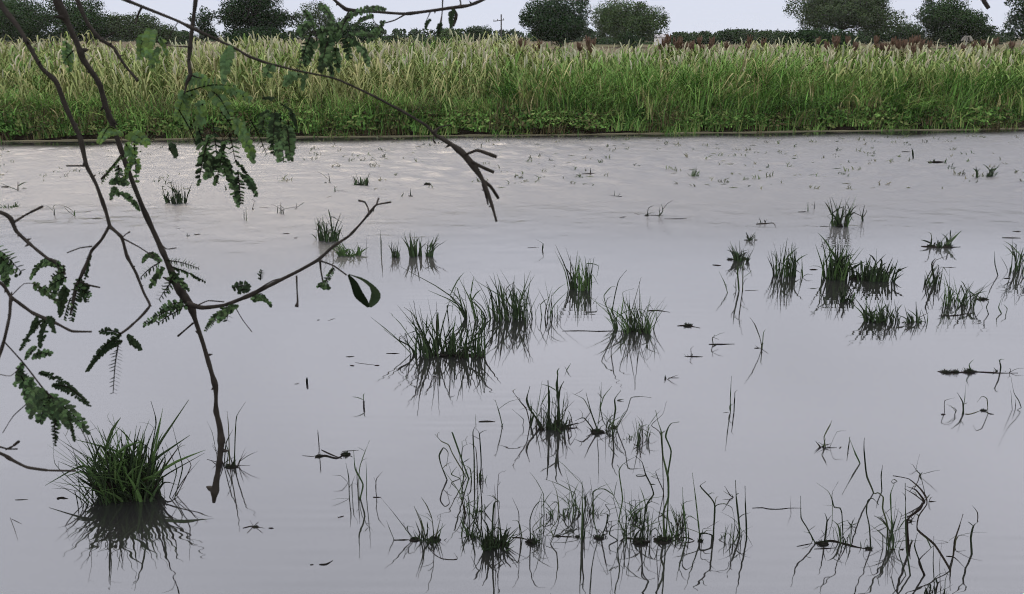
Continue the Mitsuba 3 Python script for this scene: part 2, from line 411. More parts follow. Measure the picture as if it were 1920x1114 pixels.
def leaf_arc(m, p, a, L, w, col, rise=0.5, droop=0.45, segs=3):
    h = np.array([math.cos(a), math.sin(a), 0])
    pts = smooth_line([p, p + h * L * 0.45 + UP * L * rise, p + h * L * (0.8 + 0.15 * rng.random()) + UP * L * (rise - droop)], segs)
    k = len(pts)
    m.strip(pts, w * np.clip(1.15 - (np.arange(k) / (k - 1)) ** 2, 0.08, 1), col, [-math.sin(a), math.cos(a), 0])


def millet(h, straw, head=True, nleaf=8):
    """Mesh dicts of one plant: stalk, leaves, seed_head."""
    green, dry = np.array((0.130, 0.235, 0.058)), np.array((0.345, 0.315, 0.150))
    stalk, lv, hd = MB(), MB(), MB()
    lean = rng.normal(size=2) * 0.05 * h
    top = np.array([lean[0], lean[1], h])
    line = smooth_line([[0, 0, -0.1], [lean[0] * 0.3, lean[1] * 0.3, h * 0.5], top], 3)
    stalk.tube(line, np.linspace(0.012, 0.007, len(line)), jit(green * (1 - straw) + dry * straw), 4)
    for k in range(nleaf):
        t = 0.12 + 0.78 * (k + rng.random()) / nleaf
        p = line[0] * (1 - t) + top * t
        s = np.clip(straw + 0.45 * (rng.random() - 0.5), 0, 1)
        leaf_arc(lv, p, rng.random() * 6.28, 0.34 + 0.34 * rng.random(), 0.045, jit(green * (1 - s) + dry * s), 0.35 + 0.4 * rng.random(), 0.25 + 0.5 * rng.random())
    if head:
        L = 0.16 + 0.14 * rng.random()
        q = np.array([rng.normal() * 0.05, rng.normal() * 0.05, 0])
        hd.tube(smooth_line([top - [0, 0, 0.02], top + q * 0.4 + UP * L * 0.55, top + q * 1.4 + UP * L], 3), np.array([0.010, 0.017, 0.021, 0.022, 0.020, 0.016, 0.006]), jit((0.43, 0.40, 0.265), 0.25), 5)
    return {'stalk': stalk, 'leaves': lv, 'seed_head': hd}


def group_of(key, parts, bsdf='foliage'):
    scene[key] = {'type': 'shapegroup', **{n: m.ply(bsdf) for n, m in parts.items() if m.n}}


VARS = []
for k in range(10):
    straw = [0.75, 0.6, 0.5, 0.85, 0.4, 0.25, 0.15, 0.3, 0.1, 0.65][k]
    group_of(f'millet_kind_{k}', millet(1.25 + 0.05 * k, straw, True))
    VARS.append(f'millet_kind_{k}')
STRAWY, GREENY = [0, 1, 2, 3, 9], [4, 5, 6, 7, 8]


def put(key, group, x, y, s=1.0, z=None, rot=None, sz=None, tilt=7.0):
    z = float(ground_z(x, y)) if z is None else z
    scene[key] = {'type': 'instance', 'g': {'type': 'ref', 'id': group},
                  'to_world': T().translate([x, y, z]).rotate([float(rng.normal()), float(rng.normal()), 0.001], float(tilt * (rng.random() - 0.3))).rotate([0, 0, 1], float(rng.random() * 360 if rot is None else rot)).scale([s, s, s if sz is None else sz])}


ML = 'millet plant with a pale straw seed head at the front of the far crop'
for k in range(300):
    x = -14.6 + 29.2 * (k + rng.random()) / 300
    left = rng.random() < np.clip(0.95 - (x + 1.5) * 0.14, 0.28, 0.97)
    y = bank_y(np.array([x]))[0] + (0.9 + 2.0 * rng.random() if left else 2.2 + 1.6 * rng.random())
    i = int(rng.choice(STRAWY if left else GREENY))
    h = (1.0 + 0.55 * rng.random()) if left else (1.25 + 0.35 * rng.random())
    key = thing('millet_plant', ML, 'millet plant', 'millet plants at the front of the far crop')
    put(key, VARS[i], x, y, h / (1.25 + 0.05 * i), tilt=14.0)
# the rest of the crop: square metre patches
for k in range(6):
    mm = MB()
    for j in range(11):
        pl = millet(1.3 + 0.45 * rng.random(), [0.6, 0.42, 0.3, 0.5, 0.22, 0.12][k], rng.random() < (0.7 if k in (0, 1, 3) else 0.32), 7)
        ox, oy = rng.random(2) - 0.5
        for b in pl.values():
            if b.n:
                mm.put(np.vstack(b.v) + [ox, oy, 0], np.vstack(b.f), np.vstack(b.c))
    group_of(f'millet_patch_{k}', {'plants': mm})
n = 0
for iy in range(10):
    y = 25.2 + iy * 1.0
    for ix in np.arange(-27, 27, 1.0):
        x = ix + 0.4 * (rng.random() - 0.5)
        n += 1
        far_left = x < 1.0
        put(f'millet_crop__{n:03d}', f'millet_patch_{int(rng.choice([0, 1, 3] if rng.random() < (0.7 if far_left else 0.3) else [2, 4, 5]))}', x, y + 0.3 * rng.random(), 0.92 + 0.2 * rng.random(), sz=(0.72 + 0.52 * meshkit.fbm(np.array([x * 0.45, y * 0.45, 2.0]), 3)) * (1.0 if iy > 1 else 0.9) * (1.06 if -2.2 < x < 0.3 else 0.93 if x >= 0.3 else 1.0))
labels['millet_crop'] = {'label': 'dense field of ripening millet behind the front row on the far bank', 'category': 'crop', 'kind': 'stuff'}

# dark red sorghum heads above the crop
for k in range(2):
    st, hd = MB(), MB()
    st.tube([[0, 0, 0], [0.03, 0, 1.0], [0.05, 0, 1.9]], [0.014, 0.012, 0.009], (0.10, 0.09, 0.04), 4)
    for j in range(6):
        leaf_arc(st, np.array([0.03, 0, 0.6 + 0.2 * j]), rng.random() * 6.28, 0.5, 0.045, jit((0.075, 0.085, 0.03)), 0.4, 0.5)
    for j in range(26):
        a, e = rng.random() * 6.28, rng.random()
        p0 = np.array([0.05, 0, 1.84 + 0.16 * e])
        hd.tube([p0, p0 + np.array([math.cos(a) * 0.07, math.sin(a) * 0.07, 0.10]), p0 + np.array([math.cos(a) * 0.09, math.sin(a) * 0.09, 0.16 + 0.05 * e])], [0.012, 0.020, 0.006], jit((0.120, 0.078, 0.054), 0.35), 4)
    group_of(f'sorghum_kind_{k}', {'stalk': st, 'seed_head': hd})
for u0, u1, c in ((952, 1010, 7), (1080, 1120, 6), (1232, 1338, 17), (1375, 1420, 4), (1535, 1612, 8), (1640, 1740, 18), (1800, 1900, 7)):
    for j in range(c):
        y = 27.0 + 3.5 * rng.random()
        x = at_y(u0 + (u1 - u0) * (j + rng.random()) / c, 100, y)[0]
        key = thing('sorghum_plant', 'dark red headed sorghum plant rising among the straw coloured millet tops', 'sorghum plant', 'dark red sorghum plants in the far crop')
        put(key, f'sorghum_kind_{j % 2}', x, y, 0.82 + 0.15 * rng.random())

# ---------------------------------------------------------------- grass of the far bank
DG, DB = (0.070, 0.145, 0.036), (0.040, 0.036, 0.018)


def grass_patch(n, h0, h1, w, cols, size=0.9, lean=0.3):
    m = MB()
    for _ in range(n):
        ox, oy = size * (rng.random(2) - 0.5)
        h, a = h0 + (h1 - h0) * rng.random(), rng.random() * 6.28
        d = np.array([math.cos(a), math.sin(a), 0]) * lean * h * (0.3 + rng.random())
        p = np.array([ox, oy, -0.05])
        pts = smooth_line([p, p + d * 0.35 + UP * h * 0.6, p + d * 1.3 + UP * h * (0.75 + 0.3 * rng.random())], 2)
        m.strip(pts, w * np.linspace(1, 0.15, len(pts)), jit(cols[int(rng.integers(len(cols)))], 0.3), [-d[1], d[0], 0.01])
    return m


GR, GR2, OL, BR, ST = (0.140, 0.270, 0.064), (0.200, 0.335, 0.086), (0.185, 0.220, 0.076), (0.110, 0.092, 0.048), (0.31, 0.275, 0.13)
for k in range(5):
    group_of(f'tall_grass_patch_{k}', {'blades': grass_patch(105, 0.5, 1.35, 0.042, [[GR, GR2, GR, OL], [GR, GR, DG], [GR2, GR, OL], [GR2, OL, ST], [DG, GR, DG]][k], 0.9, [0.35, 0.6, 0.45, 0.3, 0.8][k])})
    group_of(f'low_grass_patch_{k}', {'blades': grass_patch(150, 0.16, 0.5, 0.022, [[DG, OL, BR], [GR, GR2, OL], [DG, BR, BR], [GR, OL, DG], [BR, BR, DB]][k], 0.8, 0.6)})
n = t = 0
for x in np.arange(-24.0, 22.1, 0.5):
    by = bank_y(np.array([x]))[0]
    for row in range(3):
        n += 1
        xx = x + 0.4 * (rng.random() - 0.5)
        mat = meshkit.fbm(np.array([x * 0.7, row * 1.0, 7.0]), 3)
        put(f'bank_grass__{n:03d}', f'low_grass_patch_{int(rng.choice([2, 4, 0, 3, 1]) if row == 0 else rng.integers(4))}', xx, by + 0.02 + 0.36 * row + 0.15 * rng.normal(), 0.8 + 0.5 * rng.random(), sz=(0.6 + 1.1 * mat) * (0.75 + 0.3 * row), tilt=16.0)
    for row in range(4):
        big = meshkit.fbm(np.array([x * 0.55 + 3.0, row * 0.4, 1.0]), 3)
        mound = max(0.0, 1 - abs(x + 12.6) / 3.2)               # the green mound at the left end
        cover = np.clip((x + 1.4) / 2.0, 0, 1) + mound
        if rng.random() < 0.25 + 0.8 * cover + 0.5 * (big - 0.5):
            t += 1
            ramp = 0.42 + 0.5 * np.clip((x + 1.6) / 2.2, 0, 1) + 0.25 * mound
            put(f'tall_grass__{t:03d}', f'tall_grass_patch_{int(rng.integers(5))}', x + 0.5 * (rng.random() - 0.5), by + 0.6 + 0.45 * row, 0.9 + 0.4 * rng.random(), sz=ramp * (0.45 + 1.1 * big) * (0.8 + 0.14 * row), tilt=18.0)
# low leafy weeds that hang over the edge of the bank
for k in range(5):
    wm = MB()
    nl = 420
    d = rng.normal(size=(nl, 3)); d[:, 2] = np.abs(d[:, 2]); d /= np.linalg.norm(d, axis=1, keepdims=True)
    p = d * [0.5, 0.42, 0.36] * (0.55 + 0.5 * rng.random((nl, 1))) * (0.6 + 0.8 * meshkit.fbm(d * 2.2 + k * 9.0, 3)[:, None])
    a1 = d * 0.5 + rng.normal(size=(nl, 3)) * 0.6
    a1 /= np.linalg.norm(a1, axis=1, keepdims=True)
    a2 = np.cross(a1, d + rng.normal(size=(nl, 3)) * 0.4); a2 /= np.linalg.norm(a2, axis=1, keepdims=True)
    L = (0.022 + 0.042 * rng.random((nl, 1)))
    cc = np.array([[GR, DG, OL], [DG, GR, DG], [OL, GR, DG], [GR2, GR, OL], [BR, OL, DG]][k])[rng.integers(3, size=nl)] * (0.5 + 0.5 * rng.random((nl, 1)))
    wm.put(np.stack([p - a1 * L, p + a2 * L * 0.45, p + a1 * L, p - a2 * L * 0.45], 1).reshape(-1, 3), (np.arange(nl)[:, None, None] * 4 + np.array([[0, 1, 3], [1, 2, 3]])).reshape(-1, 3), np.repeat(cc, 4, axis=0))
    group_of(f'weed_mound_{k}', {'leaves': wm})
wn = 0
for x in np.arange(-24.2, 22.3, 0.30):
    by = bank_y(np.array([x]))[0]
    for row in range(2):
        if rng.random() < 0.85:
            wn += 1
            big = meshkit.fbm(np.array([x * 0.5, row * 2.0, 11.0]), 3)
            put(f'bank_weeds__{wn:03d}', f'weed_mound_{int(rng.integers(5))}', x + 0.2 * rng.normal(), by + 0.12 + 0.38 * row + 0.1 * rng.normal(), 0.7 + 0.7 * rng.random(), z=0.16 + 0.08 * row, sz=(0.45 + 1.2 * big), tilt=12.0)
labels['bank_weeds'] = {'label': 'low rounded leafy weeds hanging over the edge of the far bank', 'category': 'weeds', 'kind': 'stuff'}
labels['bank_grass'] = {'label': 'low matted grass along the foot of the far bank', 'category': 'grass', 'kind': 'stuff'}
labels['tall_grass'] = {'label': 'bright green tall grass on the far bank in front of the crop', 'category': 'grass', 'kind': 'stuff'}

# ---------------------------------------------------------------- plants standing in the water
TILE = {'U1': (0, 280), 'U2': (480, 280), 'U3': (960, 280), 'U4': (1440, 280), 'A': (0, 560), 'B': (480, 560), 'C': (960, 560), 'D': (1440, 560),
        'E': (0, 814), 'F': (480, 814), 'G': (960, 814), 'H': (1440, 814)}      # parts of the photograph, each traced at 3.7125 times its size
K = 3.7125
PG, PD, PB, PF = (0.038, 0.060, 0.025), (0.018, 0.026, 0.013), (0.022, 0.018, 0.013), (0.055, 0.095, 0.030)
TONES = [PG, PG, PD, PB, (0.05, 0.055, 0.028), PD]


def px(tile, p):
    a, b = TILE[tile]
    return np.array([[a + x / K, b + y / K] for x, y in p])


def stem(tile, pts, w=9, col=None, floating=False, tip=0.35):
    """One stem or blade: its foot (first point) stands on the water, the rest follows the traced line, leaning a little in depth. w in traced pixels."""
    q = px(tile, pts)
    p0 = on_plane(*q[0])
    d = p0[1]
    m = MB()
    if floating:
        line = smooth_line([on_plane(u, v, 0.0005) for u, v in q], 3)
    else:
        lean = 0.35 * (rng.random() - 0.5) * 2
        line = [p0 - [0, 0, 0.06]]
        for u, v in q:
            z = max(at_y(u, v, d)[2], 0.0)
            line.append(at_y(u, v, d + lean * z ** 1.0))
        line = smooth_line(line, 4, 0.55)
    r = 0.5 * w * (0.55 if floating else 0.56) / K * np.linalg.norm(p0 - EYE) / FPX
    t = np.linspace(0, 1, len(line))
    wob = 1 + 0.25 * (meshkit.noise(np.stack([t * 9, t * 0 + rng.random() * 50, t * 0], -1)) - 0.5) * 2
    m.tube(line, r * wob * np.clip((1 - t) / 0.3, tip, 1) * np.clip(0.65 + 2.5 * t, 0.65, 1), jit(col if col is not None else TONES[int(rng.integers(6))], 0.35), 6, flat=0.35, face=[0.4 * rng.normal(), 1, 0.2])
    if not floating and w >= 10:      # short side blades at the nodes
        for _ in range(int(rng.integers(0, 3))):
            i = int(rng.integers(len(line) // 4, len(line) - 1))
            L = (30 + 70 * rng.random()) / K * np.linalg.norm(p0 - EYE) / FPX
            di = np.array([rng.normal() * 0.8, rng.normal() * 0.4, 0.55 + 0.5 * rng.random()])
            a = line[i]
            m.tube(smooth_line([a, a + di * L * 0.55, a + di * L + np.array([rng.normal() * 0.3, 0, -0.35 * rng.random()]) * L], 2), r * np.array([0.35, 0.5, 0.45, 0.3, 0.08]), jit(TONES[int(rng.integers(6))], 0.35), 4, flat=0.3)
    return m


def clump(tile, c, rx, h, n, w=7, splay=0.6, cols=(PG, PD), deep=0.6, up=0.75, leafy=0.3, bent=0.2):
    """n blades rising from a patch of water round the traced point c: rx half width and h height in traced pixels."""
    q = px(tile, [c])[0]
    p0 = on_plane(*q)
    s = np.linalg.norm(p0 - EYE) / FPX / K
    m = MB()
    n, splay, w, up, side = int(1.35 * n), 0.55 * splay, 0.7 * w, up + 0.12, rng.normal() * 0.10
    knots = rng.normal(size=(max(2, n // 9), 2)) * 0.55
    for _ in range(n):
        a, rr = rng.random() * 6.28, math.sqrt(rng.random())
        kx = knots[int(rng.integers(len(knots)))] + rng.normal(size=2) * 0.22       # blades stand in bunches
        o = np.array([rx * s * np.clip(kx[0], -1.1, 1.1), deep * rx * s * np.clip(kx[1], -1, 1), -0.05])
        a, rr = math.atan2(kx[1], kx[0]), min(1.0, math.hypot(*kx))
        H = h * s * (0.3 + 0.85 * rng.random()) * (0.65 + 0.75 * meshkit.noise(np.array([kx[0] * 1.6 + p0[0] * 3, kx[1] * 1.6, 4.0])))
        d = np.array([math.cos(a) * rr, math.sin(a) * rr, 0]) * splay * rng.random() * [1.1, 0.5, 0] + rng.normal(size=3) * [0.26, 0.12, 0] * (0.5 + splay) + [side, 0, 0]
        p = p0 + o
        if rng.random() < bent:      # snapped blade
            k = p + d * H * 0.5 + UP * H * 0.8
            pts = [p, (p + k) / 2 + UP * 0.03 * H, k, k + (d + rng.normal(size=3) * 0.5) * H * 0.35 - UP * H * (0.1 + 0.45 * rng.random())]
        else:
            pts = [p, p + d * H * 0.35 + UP * H * 0.5, p + d * H * (1.0 + 0.4 * rng.random()) + UP * H * (up + 0.3 * rng.random())]
        line = smooth_line(pts, 3)
        t = np.linspace(0, 1, len(line))
        r = 0.5 * w * s * (0.55 + 0.8 * rng.random())
        m.tube(line, r * np.clip(1.1 - t ** 2, 0.12, 1) * np.clip(0.5 + 3 * t, 0.5, 1), jit(cols[int(rng.integers(len(cols)))], 0.35), 4, flat=0.3, face=[rng.normal() * 0.6, 1, 0.2])
        if rng.random() < leafy:
            i = len(line) // 2
            e = line[i] + np.array([rng.normal() * 0.3, rng.normal() * 0.3, 0.25 + 0.2 * rng.random()]) * H
            m.tube(smooth_line([line[i], (line[i] + e) / 2 + UP * 0.05 * H, e], 2), r * np.array([0.5, 0.9, 0.8, 0.5, 0.1]), jit(cols[0], 0.35), 4, flat=0.3)
    return m


def clod(tile, c, rx, rz, col=(0.010, 0.009, 0.007)):
    q = px(tile, [c])[0]
    p0 = on_plane(*q)
    s = np.linalg.norm(p0 - EYE) / FPX / K
    m = MB()
    m.blob(p0 - [0, 0, rz * s * 0.1], [rx * s * 0.95, rx * s * 0.6, rz * s * 0.6], col, seed=rng.integers(99), sub=4, rough=0.75)
    for _ in range(26):       # stubble and dead bits on it
        a = rng.random() * 6.28
        b = p0 + np.array([math.cos(a) * rx * s * 0.8 * rng.random(), math.sin(a) * rx * s * 0.5 * rng.random(), 0])
        e = b + np.array([rng.normal() * 0.5, rng.normal() * 0.4, 0.5 + 0.7 * rng.random()]) * rz * s * 0.9
        m.tube([b, (b + e) / 2 + rng.normal(size=3) * 0.08 * rz * s, e], np.array([0.9, 0.8, 0.2]) * rx * s * 0.09, jit(PD, 0.4), 4, flat=0.5)
    return m


def plant(name, label, category, tile, stems=(), clumps=(), clods=(), floats=(), group=None):
    key = thing(name, label, category, group)
    for c in clods:
        clod(tile, *c).build(key + '__root_clump', 'plant', True)
    for i, c in enumerate(clumps):
        k = clump(tile, **c).build(key + '__blades', 'plant', True)
        if c['n'] > 12:
            labels[k] = {'kind': 'stuff'}
    for st in stems:
        stem(tile, *st).build(key + '__stem', 'plant', True)
    for fl in floats:
        stem(tile, fl[0], fl[1] if len(fl) > 1 else 10, fl[2] if len(fl) > 2 else PB, True).build(key + '__floating_stem', 'plant', True)
    return key


TU, SG = 'grass tuft', 'sedge'
# --- nearest, lower left
plant('grass_tuft', 'big bushy green tuft with a dark root clump at the lower left', TU, 'E',
      clumps=[dict(c=(895, 420), rx=135, h=400, n=150, w=27, splay=0.95, cols=(PF, PF, PG, PD), leafy=0.5, up=0.8, bent=0.2),
              dict(c=(890, 425), rx=115, h=250, n=150, w=26, splay=1.0, cols=(PD, PB, PD), bent=0.25),
              dict(c=(885, 425), rx=190, h=340, n=50, w=12, splay=0.8, cols=(PD, PG), leafy=0.5, bent=0.35)],
      clods=[((890, 420), 150, 220), ((800, 425), 75, 120), ((975, 415), 70, 130)],
      stems=[([(1040, 430), (1050, 150), (1085, -60), (1080, -130), (1050, -230)], 13, PD), ([(780, 430), (760, 150), (790, -40), (770, -80)], 13, PG), ([(930, 430), (930, 100), (950, -60)], 14, PG),
             ([(560, 450), (540, 250), (510, 110), (440, -10)], 13, PD), ([(640, 450), (660, 150), (620, 40), (590, -30)], 13, PG), ([(1120, 440), (1100, 330), (1150, 190), (1130, 90)], 20, PD),
             ([(1215, 450), (1270, 240), (1240, 100), (1200, -60)], 12, PD), ([(1180, 440), (1230, 250), (1150, 60)], 12, PD), ([(1200, 445), (1290, 300), (1390, 180)], 9, PB), ([(1230, 430), (1330, 220), (1270, 140)], 9, PB),
             ([(620, 440), (560, 380), (440, 270), (380, 200), (370, 70)], 11, PD), ([(540, 480), (530, 430), (515, 390)], 14, PD), ([(600, 460), (545, 330), (570, 300), (580, 350)], 9, PG), ([(700, 440), (690, 200), (720, 20)], 10, PG)])
plant('sedge', 'small dark sedge standing right behind the hanging bough tip', SG, 'E',
      stems=[([(1630, 235), (1640, -50), (1650, -130), (1710, -225)], 12), ([(1600, 230), (1590, -60), (1580, -160)], 11), ([(1520, 215), (1480, 0), (1440, -90)], 9), ([(1560, 225), (1575, 60), (1620, -30)], 12), ([(1575, 235), (1590, 120), (1550, 20)], 12)],
      clumps=[dict(c=(1590, 225), rx=50, h=130, n=18, w=12, splay=0.6, cols=(PD, PB))], clods=[((1610, 228), 42, 22)], floats=[([(1440, 175), (1600, 215), (1740, 218)], 10)])
plant('floating_sprig', 'starfish shaped floating sprig right of the hanging bough tip', 'sprig', 'E',
      floats=[([(1690, 655), (1760, 640), (1840, 655)], 16), ([(1720, 690), (1760, 645), (1740, 600)], 14), ([(1760, 645), (1800, 610)], 13), ([(1780, 650), (1830, 690)], 13), ([(1870, 655), (1905, 655)], 20)], clods=[((1780, 648), 24, 10)])
plant('floating_leaf', 'single dark floating leaf left of the big bushy tuft', 'leaf', 'E', floats=[([(395, 450), (430, 443), (475, 450)], 30)])
plant('floating_sprig', 'faint broken stem on the water at the lower left edge', 'sprig', 'E', floats=[([(70, 580), (100, 660), (125, 740)], 14), ([(80, 590), (150, 625)], 10)])
plant('floating_leaf', 'short brown floating bit between the left edge and the bushy tuft', 'leaf', 'E', floats=[([(105, 458), (195, 455)], 14)])
# --- bottom, left of centre
plant('floating_debris', 'dark floating twig bundle with one upright stick', 'twig bundle', 'F',
      stems=[([(437, 150), (440, 105), (432, 0), (430, -30)], 14, PB)], floats=[([(410, 165), (480, 150), (560, 168), (620, 140), (670, 157)], 32), ([(455, 110), (520, 140), (600, 172)], 24), ([(320, 150), (420, 158)], 9), ([(600, 120), (715, 112)], 12)], clods=[((625, 145), 36, 26), ((440, 155), 26, 18)])
plant('sedge', 'thin green sedge right beside the floating twig bundle', SG, 'F',
      stems=[([(725, 450), (745, 350), (690, 240), (680, 115)], 20, PG), ([(712, 450), (705, 330), (700, 230)], 11), ([(650, 450), (645, 300), (625, 200)], 12), ([(770, 450), (770, 300), (765, 190)], 9), ([(718, 445), (715, 320), (725, 220), (760, 120), (790, 45)], 15, PG), ([(672, 450), (668, 350), (690, 290)], 9), ([(640, 340), (590, 290), (530, 285)], 8)])
plant('sedge', 'forked thin twig standing left of the leaning stem', SG, 'F', stems=[([(840, 440), (832, 370), (840, 310), (880, 262)], 9, PB), ([(835, 400), (835, 340), (820, 300)], 8, PB)], floats=[([(815, 440), (870, 440)], 18)])
plant('grass_tuft', 'spiky tuft with a long leaning stem at the bottom of the picture', TU, 'F',
      stems=[([(1090, 735), (1030, 645), (950, 540), (870, 445)], 12), ([(1150, 735), (1155, 640), (1100, 500)], 15), ([(1180, 730), (1150, 600), (1110, 520)], 13), ([(1240, 730), (1225, 590), (1190, 500), (1150, 440)], 15), ([(1250, 730), (1280, 600)], 18), ([(960, 735), (930, 660), (908, 600)], 9), ([(1100, 735), (1060, 680), (1055, 640), (1100, 650)], 12), ([(1270, 740), (1300, 620)], 13)],
      clumps=[dict(c=(1190, 735), rx=110, h=130, n=40, w=15, splay=0.7, cols=(PD, PG))], clods=[((1240, 735), 45, 30), ((1110, 735), 40, 22)], floats=[([(955, 738), (1070, 735)], 22), ([(1230, 830), (1300, 868), (1400, 870), (1380, 828)], 15)])
plant('sedge', 'tall looping sedge with round bent leaves below the centre', SG, 'F',
      stems=[([(1480, 310), (1440, 200), (1370, 0), (1360, -15)], 20, PG), ([(1520, 310), (1518, 150), (1510, -10), (1525, -50)], 16, PD), ([(1560, 320), (1568, 200), (1555, 0), (1530, -40)], 18, PD), ([(1465, 305), (1370, 140), (1340, 75), (1290, 50), (1245, 0)], 14), ([(1330, 320), (1290, 220), (1275, 150), (1305, 95), (1338, 130), (1325, 225)], 17, PD),
             ([(1445, 305), (1430, 170), (1440, 90), (1475, 70)], 12), ([(1580, 320), (1575, 250)], 18), ([(1420, 310), (1360, 280), (1400, 225)], 12), ([(1545, 320), (1530, 100), (1480, 60)], 10), ([(1500, 315), (1490, 240), (1450, 215)], 14)], clumps=[dict(c=(1530, 318), rx=55, h=120, n=10, w=12, splay=0.4)])
plant('grass_tuft', 'leafy green tuft below the tall looping sedge', TU, 'F',
      stems=[([(1480, 710), (1440, 620), (1450, 560)], 17, PG), ([(1500, 710), (1520, 600), (1510, 530)], 15, PG), ([(1430, 705), (1440, 640), (1420, 590)], 14), ([(1540, 705), (1530, 640)], 15)], clumps=[dict(c=(1490, 712), rx=55, h=150, n=20, w=15, splay=0.5, cols=(PG, PG, PD))])
plant('grass_tuft', 'dense black tuft at the bottom right of the looping sedge', TU, 'F',
      stems=[([(1620, 780), (1610, 640), (1570, 580)], 22, PD), ([(1640, 780), (1650, 560), (1660, 480), (1690, 465), (1695, 520)], 20, PD), ([(1670, 780), (1690, 600), (1680, 450), (1690, 280), (1740, 255)], 10, PB), ([(1610, 770), (1690, 580)], 16, PD), ([(1660, 775), (1665, 450), (1660, 350)], 9, PB), ([(1720, 775), (1735, 680), (1775, 650)], 22, PD)],
      clumps=[dict(c=(1640, 780), rx=80, h=200, n=55, w=18, splay=0.6, cols=(PD, PD, PG))], clods=[((1635, 775), 66, 62), ((1730, 770), 34, 30)])
plant('floating_leaf', 'curled dark floating leaf with a pale rim at the bottom', 'leaf', 'F', floats=[([(440, 908), (490, 905), (535, 880)], 28), ([(375, 910), (400, 908)], 18)])
plant('floating_leaf', 'small floating leaf left of the thin green sedge', 'leaf', 'F', floats=[([(570, 580), (612, 570)], 20)])
# --- bottom centre
plant('grass_tuft', 'round black rooted tuft left in the bottom centre row', TU, 'G',
      stems=[([(130, 755), (125, 600), (150, 520), (190, 470), (240, 472)], 14), ([(60, 755), (50, 640), (45, 540), (0, 440)], 10), ([(70, 730), (55, 640), (40, 605), (0, 600)], 13), ([(150, 750), (145, 650), (185, 600), (160, 560)], 9), ([(180, 750), (215, 720)], 15)], clumps=[dict(c=(150, 755), rx=90, h=230, n=9, w=9, splay=0.3, bent=0.6, leafy=0.6),dict(c=(140, 755), rx=50, h=70, n=22, w=15, splay=0.9, cols=(PD, PB))], clods=[((138, 755), 42, 36)], floats=[([(0, 720), (60, 722), (120, 740)], 20)])
plant('sedge', 'crooked single stem rising from a string of floating bits', SG, 'G',
      stems=[([(290, 715), (270, 665), (315, 600), (325, 500), (310, 400), (280, 330)], 15)], floats=[([(285, 715), (340, 712), (400, 716), (460, 715)], 16)], clods=[((455, 715), 20, 16), ((320, 712), 18, 12)])
plant('sedge', 'stem with one broken dark leaf in the bottom centre row', SG, 'G',
      stems=[([(490, 735), (500, 560), (512, 500), (512, 430), (555, 380)], 18, PD), ([(485, 735), (490, 520), (488, 330)], 17, PG), ([(500, 735), (510, 640)], 22, PD), ([(500, 530), (530, 520), (560, 525)], 12, PD)], clumps=[dict(c=(500, 738), rx=35, h=90, n=8, w=13)])
plant('sedge', 'square-bent stem with a dark knot leaf in the bottom centre row', SG, 'G',
      stems=[([(600, 728), (570, 600), (566, 400), (640, 382), (700, 420), (720, 450)], 15, PG), ([(620, 730), (660, 620), (685, 550)], 17, PD), ([(605, 725), (570, 700), (560, 740)], 12), ([(655, 640), (665, 560), (620, 555)], 15, PD), ([(660, 600), (680, 540), (650, 490), (715, 488)], 11, PD), ([(590, 725), (640, 670)], 14)], clumps=[dict(c=(605, 730), rx=35, h=80, n=16, w=15, splay=0.8, cols=(PD, PB))], clods=[((605, 725), 34, 22)])
plant('sedge', 'slender wavy stem with a hooked tip in the bottom centre row', SG, 'G',
      stems=[([(790, 700), (745, 600), (770, 450), (745, 260), (780, 205), (825, 245)], 14), ([(735, 740), (680, 700), (690, 650), (740, 620)], 16, PD), ([(790, 690), (830, 560), (820, 470), (900, 460)], 9)])
plant('grass_tuft', 'low black tangle in the middle of the bottom centre row', TU, 'G',
      stems=[([(900, 770), (935, 500), (985, 420), (965, 350), (930, 280), (905, 195), (855, 150)], 19, PD), ([(880, 750), (920, 600), (930, 500), (970, 470), (1025, 490)], 17, PD), ([(850, 740), (870, 690), (910, 650)], 22, PD), ([(960, 350), (1010, 355), (1035, 400)], 9), ([(1120, 740), (1095, 640), (1085, 560)], 18, PG), ([(1100, 735), (1140, 650)], 14), ([(960, 745), (965, 680), (1000, 655), (1030, 710)], 15, PD), ([(930, 290), (870, 285), (850, 310)], 10)],
      clumps=[dict(c=(900, 750), rx=170, h=330, n=16, w=9, splay=0.25, bent=0.65, leafy=0.7), dict(c=(1030, 740), rx=120, h=160, n=16, w=12, splay=0.5, bent=0.5, leafy=0.6),dict(c=(880, 750), rx=110, h=80, n=45, w=16, splay=0.9, cols=(PD, PB), up=0.5), dict(c=(1050, 745), rx=80, h=110, n=35, w=15, splay=0.7, cols=(PD, PG))], clods=[((895, 755), 55, 38), ((1045, 742), 55, 32)],
      floats=[([(750, 745), (790, 722), (870, 740), (930, 790)], 26), ([(1130, 742), (1200, 718), (1268, 742), (1200, 758), (1135, 745)], 18)])
plant('sedge', 'tallest upright stem with a split top above the bottom centre row', SG, 'G',
      stems=[([(1060, 735), (1055, 545), (1088, 440), (1085, 300), (1050, 150), (1040, 0), (1035, -30), (1015, -90), (1000, -165)], 22, PG), ([(1070, 735), (1088, 450), (1085, 280), (1108, 120), (1070, 20), (1085, -40), (1110, -75), (1165, -85)], 20, PG), ([(1050, 560), (1020, 545)], 18, PD), ([(1045, 690), (1020, 590), (1055, 410), (1020, 320), (1000, 260), (1030, 240)], 10), ([(1065, 720), (1060, 600), (1040, 20), (970, -60), (1050, -140), (1075, -230)], 9, PB)], clods=[((1060, 737), 30, 20)])
